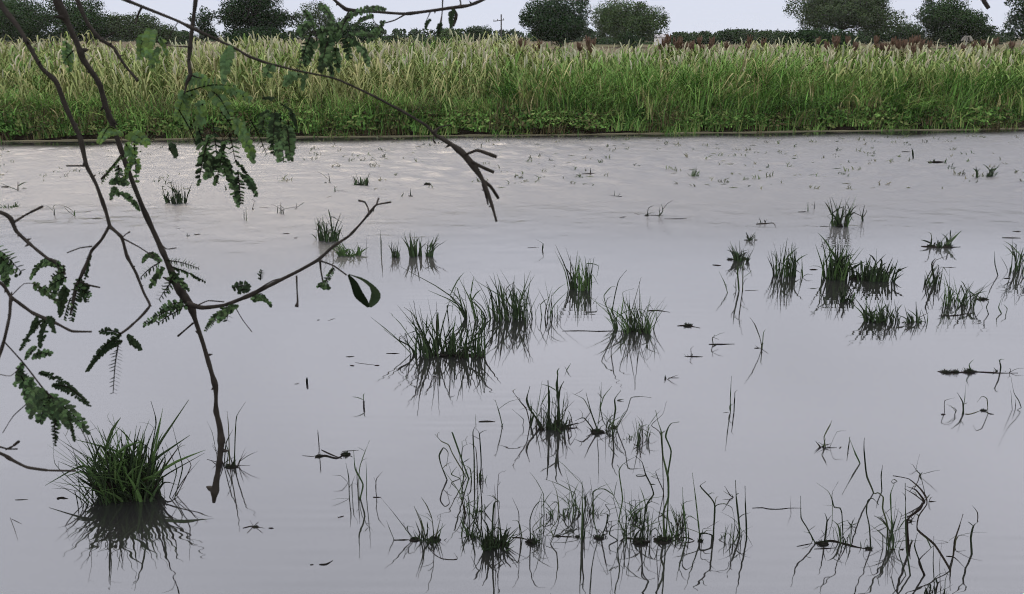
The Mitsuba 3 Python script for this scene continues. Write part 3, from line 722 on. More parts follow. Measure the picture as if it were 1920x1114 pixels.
plant('sedge', 'pair of straight green blades in the right half of the bottom centre row', SG, 'G', stems=[([(1215, 730), (1195, 520), (1185, 370)], 17, PG), ([(1212, 735), (1205, 600), (1240, 570), (1295, 605)], 15, PG), ([(1230, 735), (1225, 650)], 13)])
plant('sedge', 'ring-leaved sedge in the right half of the bottom centre row', SG, 'G',
      stems=[([(1310, 745), (1295, 600), (1275, 420), (1255, 270)], 15), ([(1400, 720), (1412, 500), (1380, 440), (1310, 362), (1350, 330)], 18, PD), ([(1405, 730), (1412, 510), (1470, 485), (1530, 512), (1552, 610)], 12), ([(1305, 740), (1312, 695), (1345, 690), (1392, 705), (1382, 762), (1322, 782)], 22, PD), ([(1440, 735), (1475, 710), (1505, 690)], 10), ([(1540, 730), (1550, 600), (1460, 545)], 8), ([(1320, 745), (1330, 660), (1385, 655)], 12)], clumps=[dict(c=(1400, 740), rx=150, h=230, n=12, w=8, splay=0.25, bent=0.55, leafy=0.6)], clods=[((1310, 745), 22, 20)])
plant('sedge', 'two parallel upright blades at the right end of the bottom centre row', SG, 'G', stems=[([(1585, 710), (1580, 620), (1562, 450), (1555, 320)], 22, PD), ([(1632, 735), (1630, 610), (1625, 500), (1622, 360)], 18, PD), ([(1575, 690), (1560, 640)], 14, PD)])
plant('floating_leaf', 'thin slanting leaf left of the two parallel upright blades', 'leaf', 'G', stems=[([(1540, 440), (1520, 428), (1480, 362)], 14)])
for tile, at, h, lab in (('G', (560, 560), 330, 'fine tangled stems behind the square-bent stem'), ('G', (830, 590), 300, 'fine tangled stems behind the low black tangle'), ('G', (1190, 640), 230, 'fine tangled stems between the tallest upright stem and the ring-leaved sedge'),
                         ('F', (1510, 540), 300, 'fine tangled stems right under the tall looping sedge'), ('G', (330, 560), 300, 'fine tangled stems below the black upright sedge'), ('C', (820, 980), 230, 'fine tangled stems at the foot of the dark-leaved short stem')):
    plant('sedge', lab, SG, tile, clumps=[dict(c=at, rx=110, h=h, n=12, w=10, splay=0.35, bent=0.6, leafy=0.8, cols=(PG, PD, PB)), dict(c=at, rx=70, h=h * 0.45, n=12, w=12, splay=0.6, bent=0.4, leafy=0.5)])
# --- right bottom
plant('sedge', 'low plant with a thick lying stalk at the lower right', SG, 'H',
      stems=[([(330, 765), (270, 650), (230, 580), (228, 430)], 15, PD), ([(390, 760), (410, 600), (395, 550)], 18, PD), ([(405, 700), (412, 610), (442, 565)], 13), ([(505, 760), (490, 640), (450, 600)], 18, PG), ([(522, 760), (515, 560), (500, 515), (462, 510), (445, 450), (450, 400), (490, 330)], 13), ([(446, 620), (447, 470), (420, 400), (340, 340)], 8), ([(575, 780), (577, 620)], 10), ([(578, 640), (550, 600)], 12, PD), ([(578, 640), (625, 622)], 12, PD), ([(578, 640), (605, 580)], 12, PD), ([(310, 740), (290, 690), (250, 680)], 11)],
      clumps=[dict(c=(460, 775), rx=150, h=170, n=10, w=9, splay=0.4, bent=0.5, leafy=0.5),dict(c=(430, 770), rx=90, h=60, n=20, w=15, splay=0.8, cols=(PD, PB))], clods=[((380, 765), 42, 26), ((700, 800), 24, 22)],
      floats=[([(320, 765), (430, 742), (520, 760), (600, 782), (700, 803)], 30), ([(320, 800), (480, 792)], 16), ([(200, 782), (310, 760)], 15)])
plant('drifting_reed', 'long thin stem lying on the water left of the low plant with the lying stalk', 'reed', 'H', floats=[([(-110, 515), (-40, 512), (0, 520), (70, 523), (150, 515), (235, 515)], 15)])
plant('sedge', 'loop-leaved sedge with a cattail-like blade at the lower right', SG, 'H',
      stems=[([(715, 803), (705, 640), (685, 540), (695, 462), (730, 448), (772, 492)], 19, PD), ([(840, 803), (828, 620), (798, 520), (802, 440), (765, 408), (738, 412), (690, 300), (680, 270)], 15), ([(870, 803), (860, 600), (853, 420), (880, 345)], 14), ([(865, 640), (862, 590)], 24, PD), ([(880, 803), (915, 740), (960, 700)], 11), ([(800, 800), (795, 700)], 11), ([(830, 640), (790, 590), (740, 572)], 14), ([(868, 720), (900, 650), (930, 560), (890, 520)], 9)],
      clumps=[dict(c=(880, 803), rx=110, h=260, n=10, w=9, splay=0.25, bent=0.5, leafy=0.6)],
      floats=[([(850, 803), (885, 803)], 26), ([(920, 803), (945, 803)], 26)])
key = plant('sedge', 'dark upright leaf blade above the loop-leaved sedge', SG, 'H', stems=[([(735, 410), (690, 300), (680, 240), (668, 100), (670, 25)], 22, PD), ([(792, 400), (788, 290), (798, 215)], 12)])
plant('sedge', 'thick zigzag reed with a black knot and drooping leaves at the lower right', SG, 'H',
      stems=[([(1270, 950), (1160, 770), (1040, 665), (1050, 570), (1105, 490), (1100, 440), (1060, 380), (980, 312), (870, 290)], 27, PB), ([(1090, 985), (1050, 880), (1160, 770)], 26, PB), ([(1085, 985), (1060, 900), (1020, 780), (1040, 690)], 15), ([(990, 985), (965, 800), (958, 600), (955, 340)], 18), ([(985, 800), (1000, 735)], 22, PD), ([(980, 820), (970, 600), (1060, 520), (1100, 450)], 26, PB),
             ([(1090, 470), (1030, 390), (965, 365)], 20, PB), ([(1090, 480), (1020, 420), (950, 380)], 14, PB), ([(1095, 430), (1060, 280), (1030, 250), (1055, 140)], 12), ([(1055, 290), (1075, 265)], 12), ([(1040, 255), (985, 278)], 12), ([(1120, 470), (1200, 478), (1292, 472)], 17, PB), ([(960, 985), (910, 820), (960, 690)], 10), ([(1000, 610), (960, 600)], 20, PB), ([(860, 330), (880, 315), (950, 370)], 9)])
plant('grass_tuft', 'tuft cut off by the bottom edge at the lower right', TU, 'H', stems=[([(1160, 1110), (1150, 900), (1155, 710)], 12), ([(1200, 1110), (1195, 900), (1210, 750)], 10), ([(1230, 1110), (1235, 1010), (1270, 930)], 11)], clumps=[dict(c=(1160, 1120), rx=80, h=110, n=26, w=15, splay=0.7, cols=(PD, PB))])
plant('sedge', 'arching stem pair nearest the right edge at the lower right', SG, 'H', stems=[([(1290, 840), (1300, 740), (1330, 650), (1358, 555)], 17), ([(1295, 830), (1310, 712), (1260, 742)], 10), ([(1300, 760), (1330, 705), (1395, 712)], 10), ([(1418, 838), (1412, 720), (1430, 640), (1465, 608)], 21, PD)], floats=[([(1240, 850), (1300, 860), (1375, 935)], 13)])
plant('floating_sprig', 'bristly sprig left of the dark upright leaf blade', 'sprig', 'H', stems=[([(400, 95), (390, 20), (430, -60), (445, -95)], 13), ([(405, 95), (350, 55)], 10), ([(430, 95), (480, -15), (545, -22)], 6), ([(560, 95), (570, 20)], 17), ([(640, 205), (610, 140), (565, 25)], 16)], clumps=[dict(c=(405, 95), rx=30, h=75, n=12, w=12, splay=0.8, cols=(PD, PB))], floats=[([(380, 95), (480, 95)], 14), ([(495, 98), (510, 90)], 22)])
plant('sedge', 'thin curved stem standing between the loop-leaved sedge and the bristly sprig', SG, 'H', stems=[([(160, 560), (158, 500), (155, 430)], 9, PB)])
# --- middle right
plant('weed_row', 'flat row of short dark spikes at the right', 'weed', 'D', clumps=[dict(c=(1280, 512), rx=65, h=55, n=26, w=15, splay=0.7, cols=(PD, PB), deep=0.15), dict(c=(1410, 510), rx=40, h=60, n=20, w=14, splay=0.8, cols=(PD, PB), deep=0.2), dict(c=(1580, 512), rx=70, h=50, n=18, w=12, splay=0.8, cols=(PD, PB), deep=0.15)],
      stems=[([(1615, 515), (1620, 470), (1608, 425)], 18, PD), ([(1415, 510), (1400, 460), (1430, 425)], 12), ([(1680, 515), (1700, 505)], 12)], clods=[((1405, 512), 36, 26), ((1240, 515), 30, 20), ((1300, 512), 24, 18)], floats=[([(1180, 507), (1300, 515), (1450, 510), (1600, 518), (1740, 518)], 20)])
plant('sedge', 'bow-shaped stem with floating yellowish stalk under the flat weed row', SG, 'D', stems=[([(1360, 803), (1355, 720), (1318, 655)], 15, PD), ([(1358, 770), (1370, 690), (1375, 600)], 7), ([(1530, 805), (1525, 700), (1490, 680), (1455, 722)], 8), ([(1300, 805), (1310, 775), (1280, 760)], 10), ([(1228, 800), (1230, 712), (1300, 690)], 7)], floats=[([(1370, 803), (1410, 803), (1500, 772)], 14, (0.11, 0.11, 0.05)), ([(1500, 775), (1540, 800), (1572, 805)], 18), ([(1205, 806), (1235, 806)], 24)], clods=[((1500, 780), 18, 14)])
plant('sedge', 'thin D-shaped bent stem close to the right edge', SG, 'D', stems=[([(1735, 775), (1762, 760), (1745, 710), (1712, 655), (1690, 540)], 10), ([(1720, 775), (1725, 700)], 9), ([(1700, 775), (1690, 640)], 6)])
plant('sedge', 'straight twin stems standing alone right of the centre', SG, 'C', stems=[([(1520, 792), (1520, 690), (1527, 540)], 14), ([(1545, 792), (1548, 720), (1553, 650)], 14)], floats=[([(1470, 795), (1510, 792)], 8)])
plant('sedge', 'star-like thin twig with one long leaning arm right of the centre', SG, 'C', stems=[([(1740, 345), (1725, 270), (1690, 180), (1655, 130)], 11), ([(1742, 345), (1750, 240), (1765, 215)], 10), ([(1735, 345), (1745, 300)], 14)], floats=[([(1685, 345), (1730, 345)], 16), ([(1740, 350), (1785, 385)], 12)])
plant('floating_sprig', 'curled dark sprig left of the star-like twig', 'sprig', 'C', floats=[([(1370, 318), (1450, 318), (1550, 316)], 20)], clumps=[dict(c=(1410, 318), rx=35, h=45, n=12, w=12, splay=0.9, cols=(PD, PB))], stems=[([(1400, 318), (1395, 270), (1440, 285)], 11)])
plant('floating_sprig', 'small cross-shaped sprig below the long floating stalk', 'sprig', 'C', stems=[([(1250, 403), (1245, 350), (1265, 330)], 13)], floats=[([(1205, 403), (1330, 405)], 16)], clumps=[dict(c=(1250, 403), rx=18, h=60, n=6, w=10)])
plant('floating_sprig', 'dark double-lobed sprig beside the right end of the airy green tuft', 'sprig', 'C', floats=[([(1150, 190), (1220, 188), (1310, 205)], 20)], clods=[((1225, 190), 32, 22)], clumps=[dict(c=(1215, 190), rx=40, h=40, n=8, w=10)])
plant('floating_leaf', 'tiny floating bit shaped like an arrow right of the leaning bent stalk', 'leaf', 'C', floats=[([(1090, 552), (1165, 552)], 13)], stems=[([(1068, 560), (1066, 530)], 20, PD)])
plant('floating_sprig', 'dark blob of weed at the right beside the scattered green sprigs', 'weed', 'U4', floats=[([(1440, 1045), (1540, 1045)], 26)], clods=[((1490, 1045), 28, 18)])
# --- centre
plant('sedge', 'thick black upright sedge with a star-shaped root in the centre', SG, 'C',
      stems=[([(330, 905), (322, 700), (312, 600), (320, 520)], 34, PD), ([(312, 900), (332, 640), (362, 575)], 20, PD), ([(255, 885), (258, 700), (250, 570)], 28, PD), ([(205, 885), (125, 770), (102, 700), (125, 610)], 26, PD), ([(125, 880), (100, 770), (60, 720), (0, 640)], 14), ([(130, 890), (150, 800), (108, 770)], 22, PD), ([(350, 895), (345, 850), (390, 730), (380, 650)], 12), ([(290, 895), (240, 800), (205, 760)], 20, PD), ([(160, 885), (190, 700), (210, 570)], 8), ([(380, 500), (410, 450)], 12), ([(75, 880), (80, 840), (0, 770)], 8)],
      clumps=[dict(c=(230, 900), rx=190, h=300, n=16, w=9, splay=0.3, bent=0.5, leafy=0.6),dict(c=(290, 900), rx=120, h=170, n=34, w=16, splay=0.5, cols=(PD, PB, PG))], clods=[((335, 898), 60, 34), ((205, 912), 24, 28)], floats=[([(290, 905), (370, 890), (460, 865)], 34, (0.012, 0.011, 0.009)), ([(330, 905), (460, 900)], 22, (0.012, 0.011, 0.009))])
plant('sedge', 'spidery sedge with black root balls and a flag-like bent stalk', SG, 'C',
      stems=[([(590, 935), (610, 800), (620, 680), (622, 580)], 11), ([(615, 760), (640, 680), (695, 610)], 13), ([(600, 930), (550, 790), (515, 655)], 16, PD), ([(545, 790), (500, 700), (420, 660)], 10), ([(700, 905), (720, 770), (715, 700), (757, 640)], 18, PG), ([(725, 905), (800, 780), (830, 690), (900, 683), (970, 688)], 15, PD), ([(695, 900), (680, 830), (742, 788)], 10), ([(570, 920), (500, 830), (440, 850)], 15, PD), ([(655, 905), (670, 850), (720, 830)], 15, PD), ([(735, 710), (780, 700)], 15), ([(690, 905), (770, 915)], 9), ([(620, 700), (610, 610)], 9)],
      clumps=[dict(c=(620, 925), rx=120, h=230, n=12, w=8, splay=0.5, bent=0.5, leafy=0.6),dict(c=(590, 935), rx=60, h=80, n=18, w=13, splay=1.0, cols=(PD, PB))], clods=[((592, 930), 44, 36), ((705, 900), 24, 22)])
plant('sedge', 'dark-leaved short stem right of the spidery sedge', SG, 'C', stems=[([(880, 1030), (872, 930), (860, 830)], 9), ([(875, 1030), (876, 970)], 26, PD), ([(890, 1025), (905, 900)], 8)])
plant('grass_tuft', 'airy green tuft on a long floating stalk in the centre', TU, 'C',
      clumps=[dict(c=(870, 228), rx=130, h=210, n=60, w=10, splay=0.8, cols=(PF, PG, PG)), dict(c=(800, 228), rx=110, h=330, n=16, w=9, splay=0.6, cols=(PG, PD))],
      stems=[([(720, 228), (660, 60), (640, -20), (690, -80), (720, -85)], 14), ([(780, 228), (700, 90), (740, -120), (800, -200)], 12), ([(905, 228), (890, 60), (885, -120)], 10), ([(820, 228), (830, 100), (900, -150)], 12), ([(930, 225), (960, 100), (1040, 70)], 12), ([(820, 230), (825, 120)], 15, PD), ([(760, 228), (800, 110), (770, -40), (850, -70)], 11)],
      clods=[((910, 225), 48, 34), ((810, 228), 36, 20)], floats=[([(350, 226), (480, 224), (600, 228), (720, 225), (850, 230), (950, 235)], 16), ([(940, 85), (1010, 82), (1100, 95)], 16)])
plant('grass_tuft', 'narrow upright tuft of straight green blades above the airy tuft', TU, 'U3', clumps=[dict(c=(475, 975), rx=70, h=270, n=34, w=15, splay=0.1, cols=(PG, PD, PF), leafy=0.05, bent=0.03)], stems=[([(450, 975), (465, 780)], 20, PD), ([(520, 980), (515, 800), (600, 810), (590, 890)], 13), ([(410, 975), (405, 740)], 14)])
plant('grass_tuft', 'large dark tuft with long blades leaning left in the centre', TU, 'B',
      stems=[([(1120, 385), (1060, 325), (985, 285), (890, 215)], 22, PD), ([(1110, 385), (1050, 300), (1000, 240)], 15, PD), ([(1080, 385), (960, 260), (870, 185), (800, 130)], 10, PG), ([(1230, 390), (1190, 290), (1150, 220), (1120, 150), (1098, 15)], 22, PD), ([(1185, 385), (1110, 280), (1090, 230)], 18, PD), ([(1340, 390), (1345, 200), (1330, 50), (1370, 55)], 14), ([(1260, 390), (1255, 200), (1255, 20)], 11), ([(1200, 390), (1100, 120), (1030, 60)], 11), ([(1450, 390), (1470, 250), (1490, 110)], 16, PD), ([(1500, 390), (1540, 200), (1600, 120)], 14, PD), ([(1420, 390), (1430, 180), (1410, 60)], 13, PG), ([(1150, 385), (1010, 180), (940, 110)], 10)],
      clumps=[dict(c=(1340, 392), rx=230, h=290, n=70, w=17, splay=0.6, cols=(PD, PG, PG), deep=0.4), dict(c=(1380, 392), rx=170, h=120, n=40, w=18, splay=0.4, cols=(PD, PB), deep=0.4)],
      clods=[((1340, 392), 70, 30), ((1420, 395), 60, 34), ((1230, 390), 40, 18), ((1490, 400), 40, 18)], floats=[([(905, 382), (1000, 382)], 12), ([(1500, 405), (1600, 412)], 20)])
plant('grass_tuft', 'grey-green tuft behind the large dark left-leaning tuft', TU, 'B', clumps=[dict(c=(1680, 140), rx=190, h=300, n=75, w=12, splay=0.5, cols=(PG, PG, PD), deep=0.4), dict(c=(2000, 140), rx=170, h=240, n=20, w=9, splay=0.5, cols=(PG, PD), deep=0.4)],
      stems=[([(1650, 140), (1640, -30), (1600, -120)], 16, PD), ([(1760, 145), (1740, -60), (1790, -110)], 12), ([(1880, 190), (1860, 100), (1890, 30)], 12)])
plant('floating_leaf', 'dark lens-shaped leaf left of the black upright sedge', 'leaf', 'B', floats=[([(1550, 857), (1610, 854), (1665, 857)], 26)], stems=[([(1530, 860), (1530, 800)], 8)])
plant('sedge', 'single slanting stick right of the lens-shaped leaf', SG, 'B', stems=[([(1715, 888), (1692, 790), (1665, 705)], 13), ([(1710, 888), (1722, 870)], 15)])
plant('floating_stub', 'short black upright stub floating alone left of the centre', 'stub', 'B', stems=[([(355, 590), (354, 560), (355, 548)], 26, (0.008, 0.008, 0.007))], floats=[([(268, 595), (300, 592)], 11)])
plant('floating_stub', 'greyish upright stub below and right of the black stub', 'stub', 'B', stems=[([(751, 755), (750, 720), (749, 702)], 24, (0.05, 0.048, 0.045))])
plant('floating_sprig', 'three linked floating specks left of the dark left-leaning tuft', 'sprig', 'B', floats=[([(625, 405), (685, 403)], 14), ([(655, 465), (685, 468)], 18), ([(690, 445), (760, 455), (850, 465)], 7), ([(825, 465), (860, 465)], 16)])
plant('floating_sprig', 'two faint floating specks above the three linked specks', 'sprig', 'B', floats=[([(500, 155), (550, 138)], 13), ([(425, 150), (445, 148)], 13)])
# --- middle right clumps
plant('grass_tuft', 'wide dark tuft of two merged clumps at the middle right', TU, 'U4', clumps=[dict(c=(480, 900), rx=110, h=230, n=60, w=14, splay=0.35, cols=(PG, PD, PF), deep=0.4), dict(c=(690, 905), rx=130, h=160, n=80, w=15, splay=0.35, cols=(PD, PD, PG), deep=0.4)], clods=[((620, 900), 46, 40), ((705, 910), 40, 28), ((470, 885), 36, 20)], stems=[([(760, 900), (755, 690)], 10), ([(400, 900), (380, 770)], 13), ([(440, 900), (430, 720)], 16, PD)])
plant('grass_tuft', 'small dark tuft directly below the wide merged tuft', TU, 'U4', clumps=[dict(c=(535, 1060), rx=35, h=110, n=22, w=15, splay=0.3, cols=(PD, PD, PG))], clods=[((535, 1060), 22, 26)])
plant('grass_tuft', 'loose grey-green tuft left of the wide merged tuft', TU, 'U4', clumps=[dict(c=(170, 880), rx=110, h=190, n=36, w=11, splay=0.3, cols=(PG, PG, PD), deep=0.4)], stems=[([(160, 890), (165, 780), (140, 690)], 13), ([(240, 890), (235, 740)], 14), ([(190, 885), (180, 760)], 18, PD)], floats=[([(290, 838), (345, 838)], 20)])
plant('grass_tuft', 'fringed tuft of many short stems below the wide merged tuft', TU, 'D', clumps=[dict(c=(760, 160), rx=60, h=170, n=40, w=13, splay=0.5, cols=(PG, PD, PG)), dict(c=(960, 165), rx=130, h=140, n=36, w=12, splay=0.25, cols=(PG, PD), deep=0.3)], stems=[([(905, 170), (900, 60)], 17, PD), ([(1035, 165), (1030, 20)], 17, PD), ([(790, 165), (800, 60)], 15, PD)], clods=[((765, 165), 34, 22)], floats=[([(640, 115), (720, 112)], 12), ([(930, 165), (1090, 160)], 14)])
plant('grass_tuft', 'flat-based tuft with leaves rising to the right at the right side', TU, 'U4', clumps=[dict(c=(1180, 680), rx=90, h=90, n=26, w=13, splay=0.7, cols=(PD, PG))], stems=[([(1230, 680), (1290, 620), (1345, 568)], 20, PG), ([(1180, 680), (1240, 600), (1260, 580)], 13), ([(1130, 680), (1140, 600)], 14)], floats=[([(1065, 675), (1150, 682), (1260, 682), (1340, 680)], 22)], clods=[((1135, 678), 32, 16), ((1245, 680), 28, 18)])
plant('grass_tuft', 'scattered wispy green sprigs under the flat-based tuft', TU, 'U4', clumps=[dict(c=(1150, 940), rx=70, h=170, n=20, w=11, splay=0.3, cols=(PD, PG)), dict(c=(1290, 1080), rx=110, h=200, n=40, w=10, splay=0.6, cols=(PG, PD, PF))], stems=[([(1160, 935), (1140, 800), (1165, 760)], 18, PD)], floats=[([(1190, 1160), (1300, 1158), (1420, 1140)], 18), ([(1200, 820), (1310, 825)], 9)])
plant('grass_tuft', 'wispy tuft cut off by the right edge at middle height', TU, 'U4', clumps=[dict(c=(1770, 850), rx=90, h=180, n=36, w=11, splay=0.4, cols=(PG, PG, PD))], stems=[([(1740, 850), (1710, 720), (1685, 660)], 14), ([(1600, 880), (1580, 800), (1575, 710)], 12)], floats=[([(1630, 615), (1760, 618)], 13), ([(1700, 572), (1760, 575)], 18), ([(1640, 900), (1690, 898)], 13)])
plant('sedge', 'two thin wavy stems below the right edge tuft', SG, 'D', stems=[([(1535, 110), (1520, 60), (1535, 20), (1500, -40)], 9), ([(1625, 105), (1605, 60), (1630, -10)], 12), ([(1655, 110), (1665, 70), (1640, 40)], 8)])
plant('grass_tuft', 'narrow dark green tuft standing alone in the upper right water', TU, 'U4', clumps=[dict(c=(500, 535), rx=38, h=230, n=26, w=14, splay=0.22, cols=(PD, PG, PF))], stems=[([(500, 540), (480, 430), (445, 335)], 16, PG), ([(505, 540), (510, 470)], 24, PD), ([(495, 535), (455, 455), (415, 460)], 13, PD), ([(540, 540), (540, 350)], 11)], clods=[((500, 540), 22, 30)])
plant('sedge', 'short single stalk right beside the narrow dark green tuft', SG, 'U4', stems=[([(660, 500), (658, 460), (672, 390)], 17, PD), ([(655, 500), (635, 400)], 7)])
plant('grass_tuft', 'dark cross-shaped clump on thin legs right of the centre', TU, 'U3', clumps=[dict(c=(1570, 775), rx=60, h=110, n=24, w=13, splay=0.7, cols=(PD, PG))], stems=[([(1580, 990), (1570, 850), (1575, 770)], 18, PG), ([(1605, 985), (1610, 800), (1650, 700)], 12), ([(1500, 1000), (1480, 930), (1440, 850)], 10), ([(1560, 985), (1555, 900)], 12)], clods=[((1520, 768), 22, 14), ((1575, 770), 24, 18), ((1615, 765), 22, 18)], floats=[([(1500, 768), (1640, 770)], 18), ([(1620, 985), (1715, 980)], 10), ([(1395, 805), (1455, 810)], 18)])
plant('grass_tuft', 'small dark sprig pair just above the cross-shaped clump', TU, 'U3', clumps=[dict(c=(1640, 632), rx=34, h=60, n=12, w=12, splay=0.6, cols=(PD, PG))], floats=[([(1615, 632), (1665, 634)], 18), ([(1685, 632), (1710, 632)], 16)], stems=[([(1690, 632), (1692, 575)], 9)])
plant('floating_sprig', 'black speck of weed with a flat stem right of the arched sprig', 'weed', 'U3', clumps=[dict(c=(1755, 515), rx=24, h=50, n=10, w=13, splay=0.6, cols=(PD, PB))], floats=[([(1700, 520), (1790, 515)], 16)])
plant('floating_sprig', 'arched sprig with a dark core in the open upper water', 'sprig', 'U3', stems=[([(940, 468), (950, 410), (985, 392)], 15), ([(1020, 468), (1050, 430), (1040, 380)], 12), ([(1025, 470), (1030, 400)], 10)], floats=[([(850, 448), (905, 465)], 18), ([(930, 465), (1050, 460)], 18), ([(1060, 485), (1220, 482)], 8), ([(750, 475), (795, 470)], 14)], clods=[((938, 465), 18, 14)])
plant('floating_sprig', 'flat sprig like a small raft left of the arched sprig', 'sprig', 'U3', floats=[([(660, 325), (765, 328)], 15)], stems=[([(715, 326), (710, 285)], 9), ([(740, 326), (755, 300)], 6)])
plant('grass_tuft', 'small tuft with yellow green shoots in the far water', TU, 'U3', clumps=[dict(c=(1255, 190), rx=38, h=80, n=18, w=10, splay=0.6, cols=(PF, PG, PD))], floats=[([(1205, 185), (1305, 188)], 12)])
plant('floating_sprig', 'sprig shaped like a little boat in the far water', 'sprig', 'U3', floats=[([(485, 170), (595, 168)], 10)], stems=[([(545, 172), (548, 130)], 14)])
plant('floating_sprig', 'pale double stroke sprig left of the narrow upright tuft', 'sprig', 'U3', floats=[([(110, 685), (190, 684)], 8)], stems=[([(212, 700), (213, 655)], 14)])
plant('grass_tuft', 'round small tuft at the far upper right of the water', TU, 'U4', clumps=[dict(c=(1520, 195), rx=45, h=75, n=26, w=11, splay=0.7, cols=(PG, PD))], floats=[([(1430, 172), (1580, 175)], 10)], clods=[((1535, 195), 18, 16)])
plant('floating_sprig', 'dark flat weed patch in the far ripples above the small round tuft', 'weed', 'U4', floats=[([(1115, 90), (1225, 88)], 22)], clumps=[dict(c=(1190, 90), rx=35, h=35, n=12, w=10)])
plant('sedge', 'upright far stalk left of the dark flat weed patch', SG, 'U4', stems=[([(1010, 62), (1008, 20), (1000, -10)], 18, PD)], floats=[([(930, 15), (990, 18)], 10)])
plant('sedge', 'pair of faint short stalks left of the narrow dark green tuft', SG, 'U4', stems=[([(278, 430), (278, 370)], 14), ([(322, 415), (322, 365)], 10)], floats=[([(210, 436), (270, 434)], 10)])
plant('floating_sprig', 'hook-shaped floating bit at the right of the black speck of weed', 'sprig', 'U4', floats=[([(-10, 515), (40, 515), (55, 545)], 12), ([(360, 535), (435, 537)], 9)])
# --- middle left
plant('grass_tuft', 'small tuft with a green heart in the far water left of the centre', TU, 'U2', clumps=[dict(c=(725, 250), rx=45, h=80, n=30, w=11, splay=0.6, cols=(PF, PD, PG))], clods=[((725, 248), 24, 20)])
plant('sedge', 'faint sprig with a tall tip left of the tuft with the green heart', SG, 'U2', stems=[([(515, 235), (505, 165)], 11), ([(550, 295), (548, 255)], 14)], clumps=[dict(c=(515, 235), rx=25, h=35, n=10, w=10, splay=0.8)], floats=[([(560, 290), (640, 292)], 7), ([(490, 335), (530, 330)], 13)])
plant('floating_sprig', 'dark lump of weed right of the tuft with the green heart', 'weed', 'U2', clods=[((1195, 245), 24, 16)], floats=[([(1165, 250), (1225, 250)], 12)])
plant('sedge', 'small twin sprig under the dark lump of weed', SG, 'U2', stems=[([(1075, 325), (1078, 270)], 11), ([(1015, 325), (1030, 305)], 14)], floats=[([(1060, 325), (1095, 325)], 14)])
plant('grass_tuft', 'grey-green tuft just above the tip of the forked bough', TU, 'U2', clumps=[dict(c=(470, 635), rx=85, h=180, n=40, w=12, splay=0.4, cols=(PG, PG, PD), deep=0.4)], stems=[([(440, 635), (435, 540), (450, 480)], 14), ([(545, 630), (540, 455)], 10)])
plant('grass_tuft', 'leafy green tuft seen right under the forked bough', TU, 'U2', clumps=[dict(c=(670, 740), rx=70, h=110, n=44, w=15, splay=0.8, cols=(PF, PG, PF)), ], floats=[([(600, 745), (680, 738), (770, 718)], 14, PG)], stems=[([(765, 735), (770, 615)], 9)])
plant('sedge', 'straight thin stem with a long reflection right of the forked bough', SG, 'U2', stems=[([(872, 740), (870, 640), (865, 565)], 14, PD)])
plant('grass_tuft', 'thin pale sprigs between the straight stem and the twin-clump tuft', TU, 'U2', clumps=[dict(c=(945, 755), rx=55, h=110, n=18, w=10, splay=0.4, cols=(PG, PD))])
plant('grass_tuft', 'tuft of two short upright clumps left of the open water', TU, 'U2', clumps=[dict(c=(1085, 745), rx=60, h=160, n=26, w=13, splay=0.3, cols=(PG, PG, PD)), dict(c=(1185, 745), rx=40, h=130, n=20, w=13, splay=0.25, cols=(PG, PD))], stems=[([(1070, 740), (1075, 560)], 10), ([(1115, 740), (1118, 590)], 8)])
plant('sedge', 'three short stalks left of the grey-green tuft at the forked bough', SG, 'U2', stems=[([(150, 440), (148, 390)], 14), ([(175, 445), (172, 365)], 10), ([(190, 445), (188, 400)], 12), ([(280, 415), (280, 375)], 12)], floats=[([(20, 408), (100, 410)], 12)])
plant('floating_sprig', 'faint bits of weed left of the grey-green tuft at the forked bough', 'weed', 'U2', floats=[([(185, 590), (235, 585)], 15), ([(265, 618), (290, 617)], 13)])
plant('grass_tuft', 'greyish tuft in the far water between the two main boughs', TU, 'U1', clumps=[dict(c=(1225, 375), rx=55, h=120, n=34, w=12, splay=0.35, cols=(PG, PG, PD))], stems=[([(1250, 380), (1248, 300)], 16, PD)])
plant('grass_tuft', 'greenish flat patch at the left edge of the far water', TU, 'U1', clumps=[dict(c=(65, 410), rx=60, h=45, n=34, w=11, splay=0.9, cols=(PF, PG))])
plant('sedge', 'short brown stalk near the left edge of the far water', SG, 'U1', stems=[([(125, 285), (125, 225)], 22, (0.07, 0.06, 0.045))], floats=[([(10, 262), (65, 262)], 14)])
plant('sedge', 'faint pair of stalks left of the left main bough', SG, 'U1', stems=[([(378, 455), (378, 415)], 12), ([(518, 460), (518, 425)], 16)], floats=[([(590, 440), (680, 425)], 14), ([(640, 485), (715, 485)], 13)])
plant('floating_sprig', 'dark specks of weed between the main bough and the forked bough', 'weed', 'U1', floats=[([(1230, 555), (1260, 553)], 12), ([(1350, 595), (1395, 590)], 14)], clumps=[dict(c=(1300, 605), rx=18, h=55, n=8, w=12, splay=0.3, cols=(PD,))])
plant('sedge', 'faint stalk pair right of the main bough', SG, 'U1', stems=[([(1715, 500), (1712, 400)], 11), ([(1700, 490), (1698, 420)], 9), ([(1760, 420), (1758, 400)], 16)])

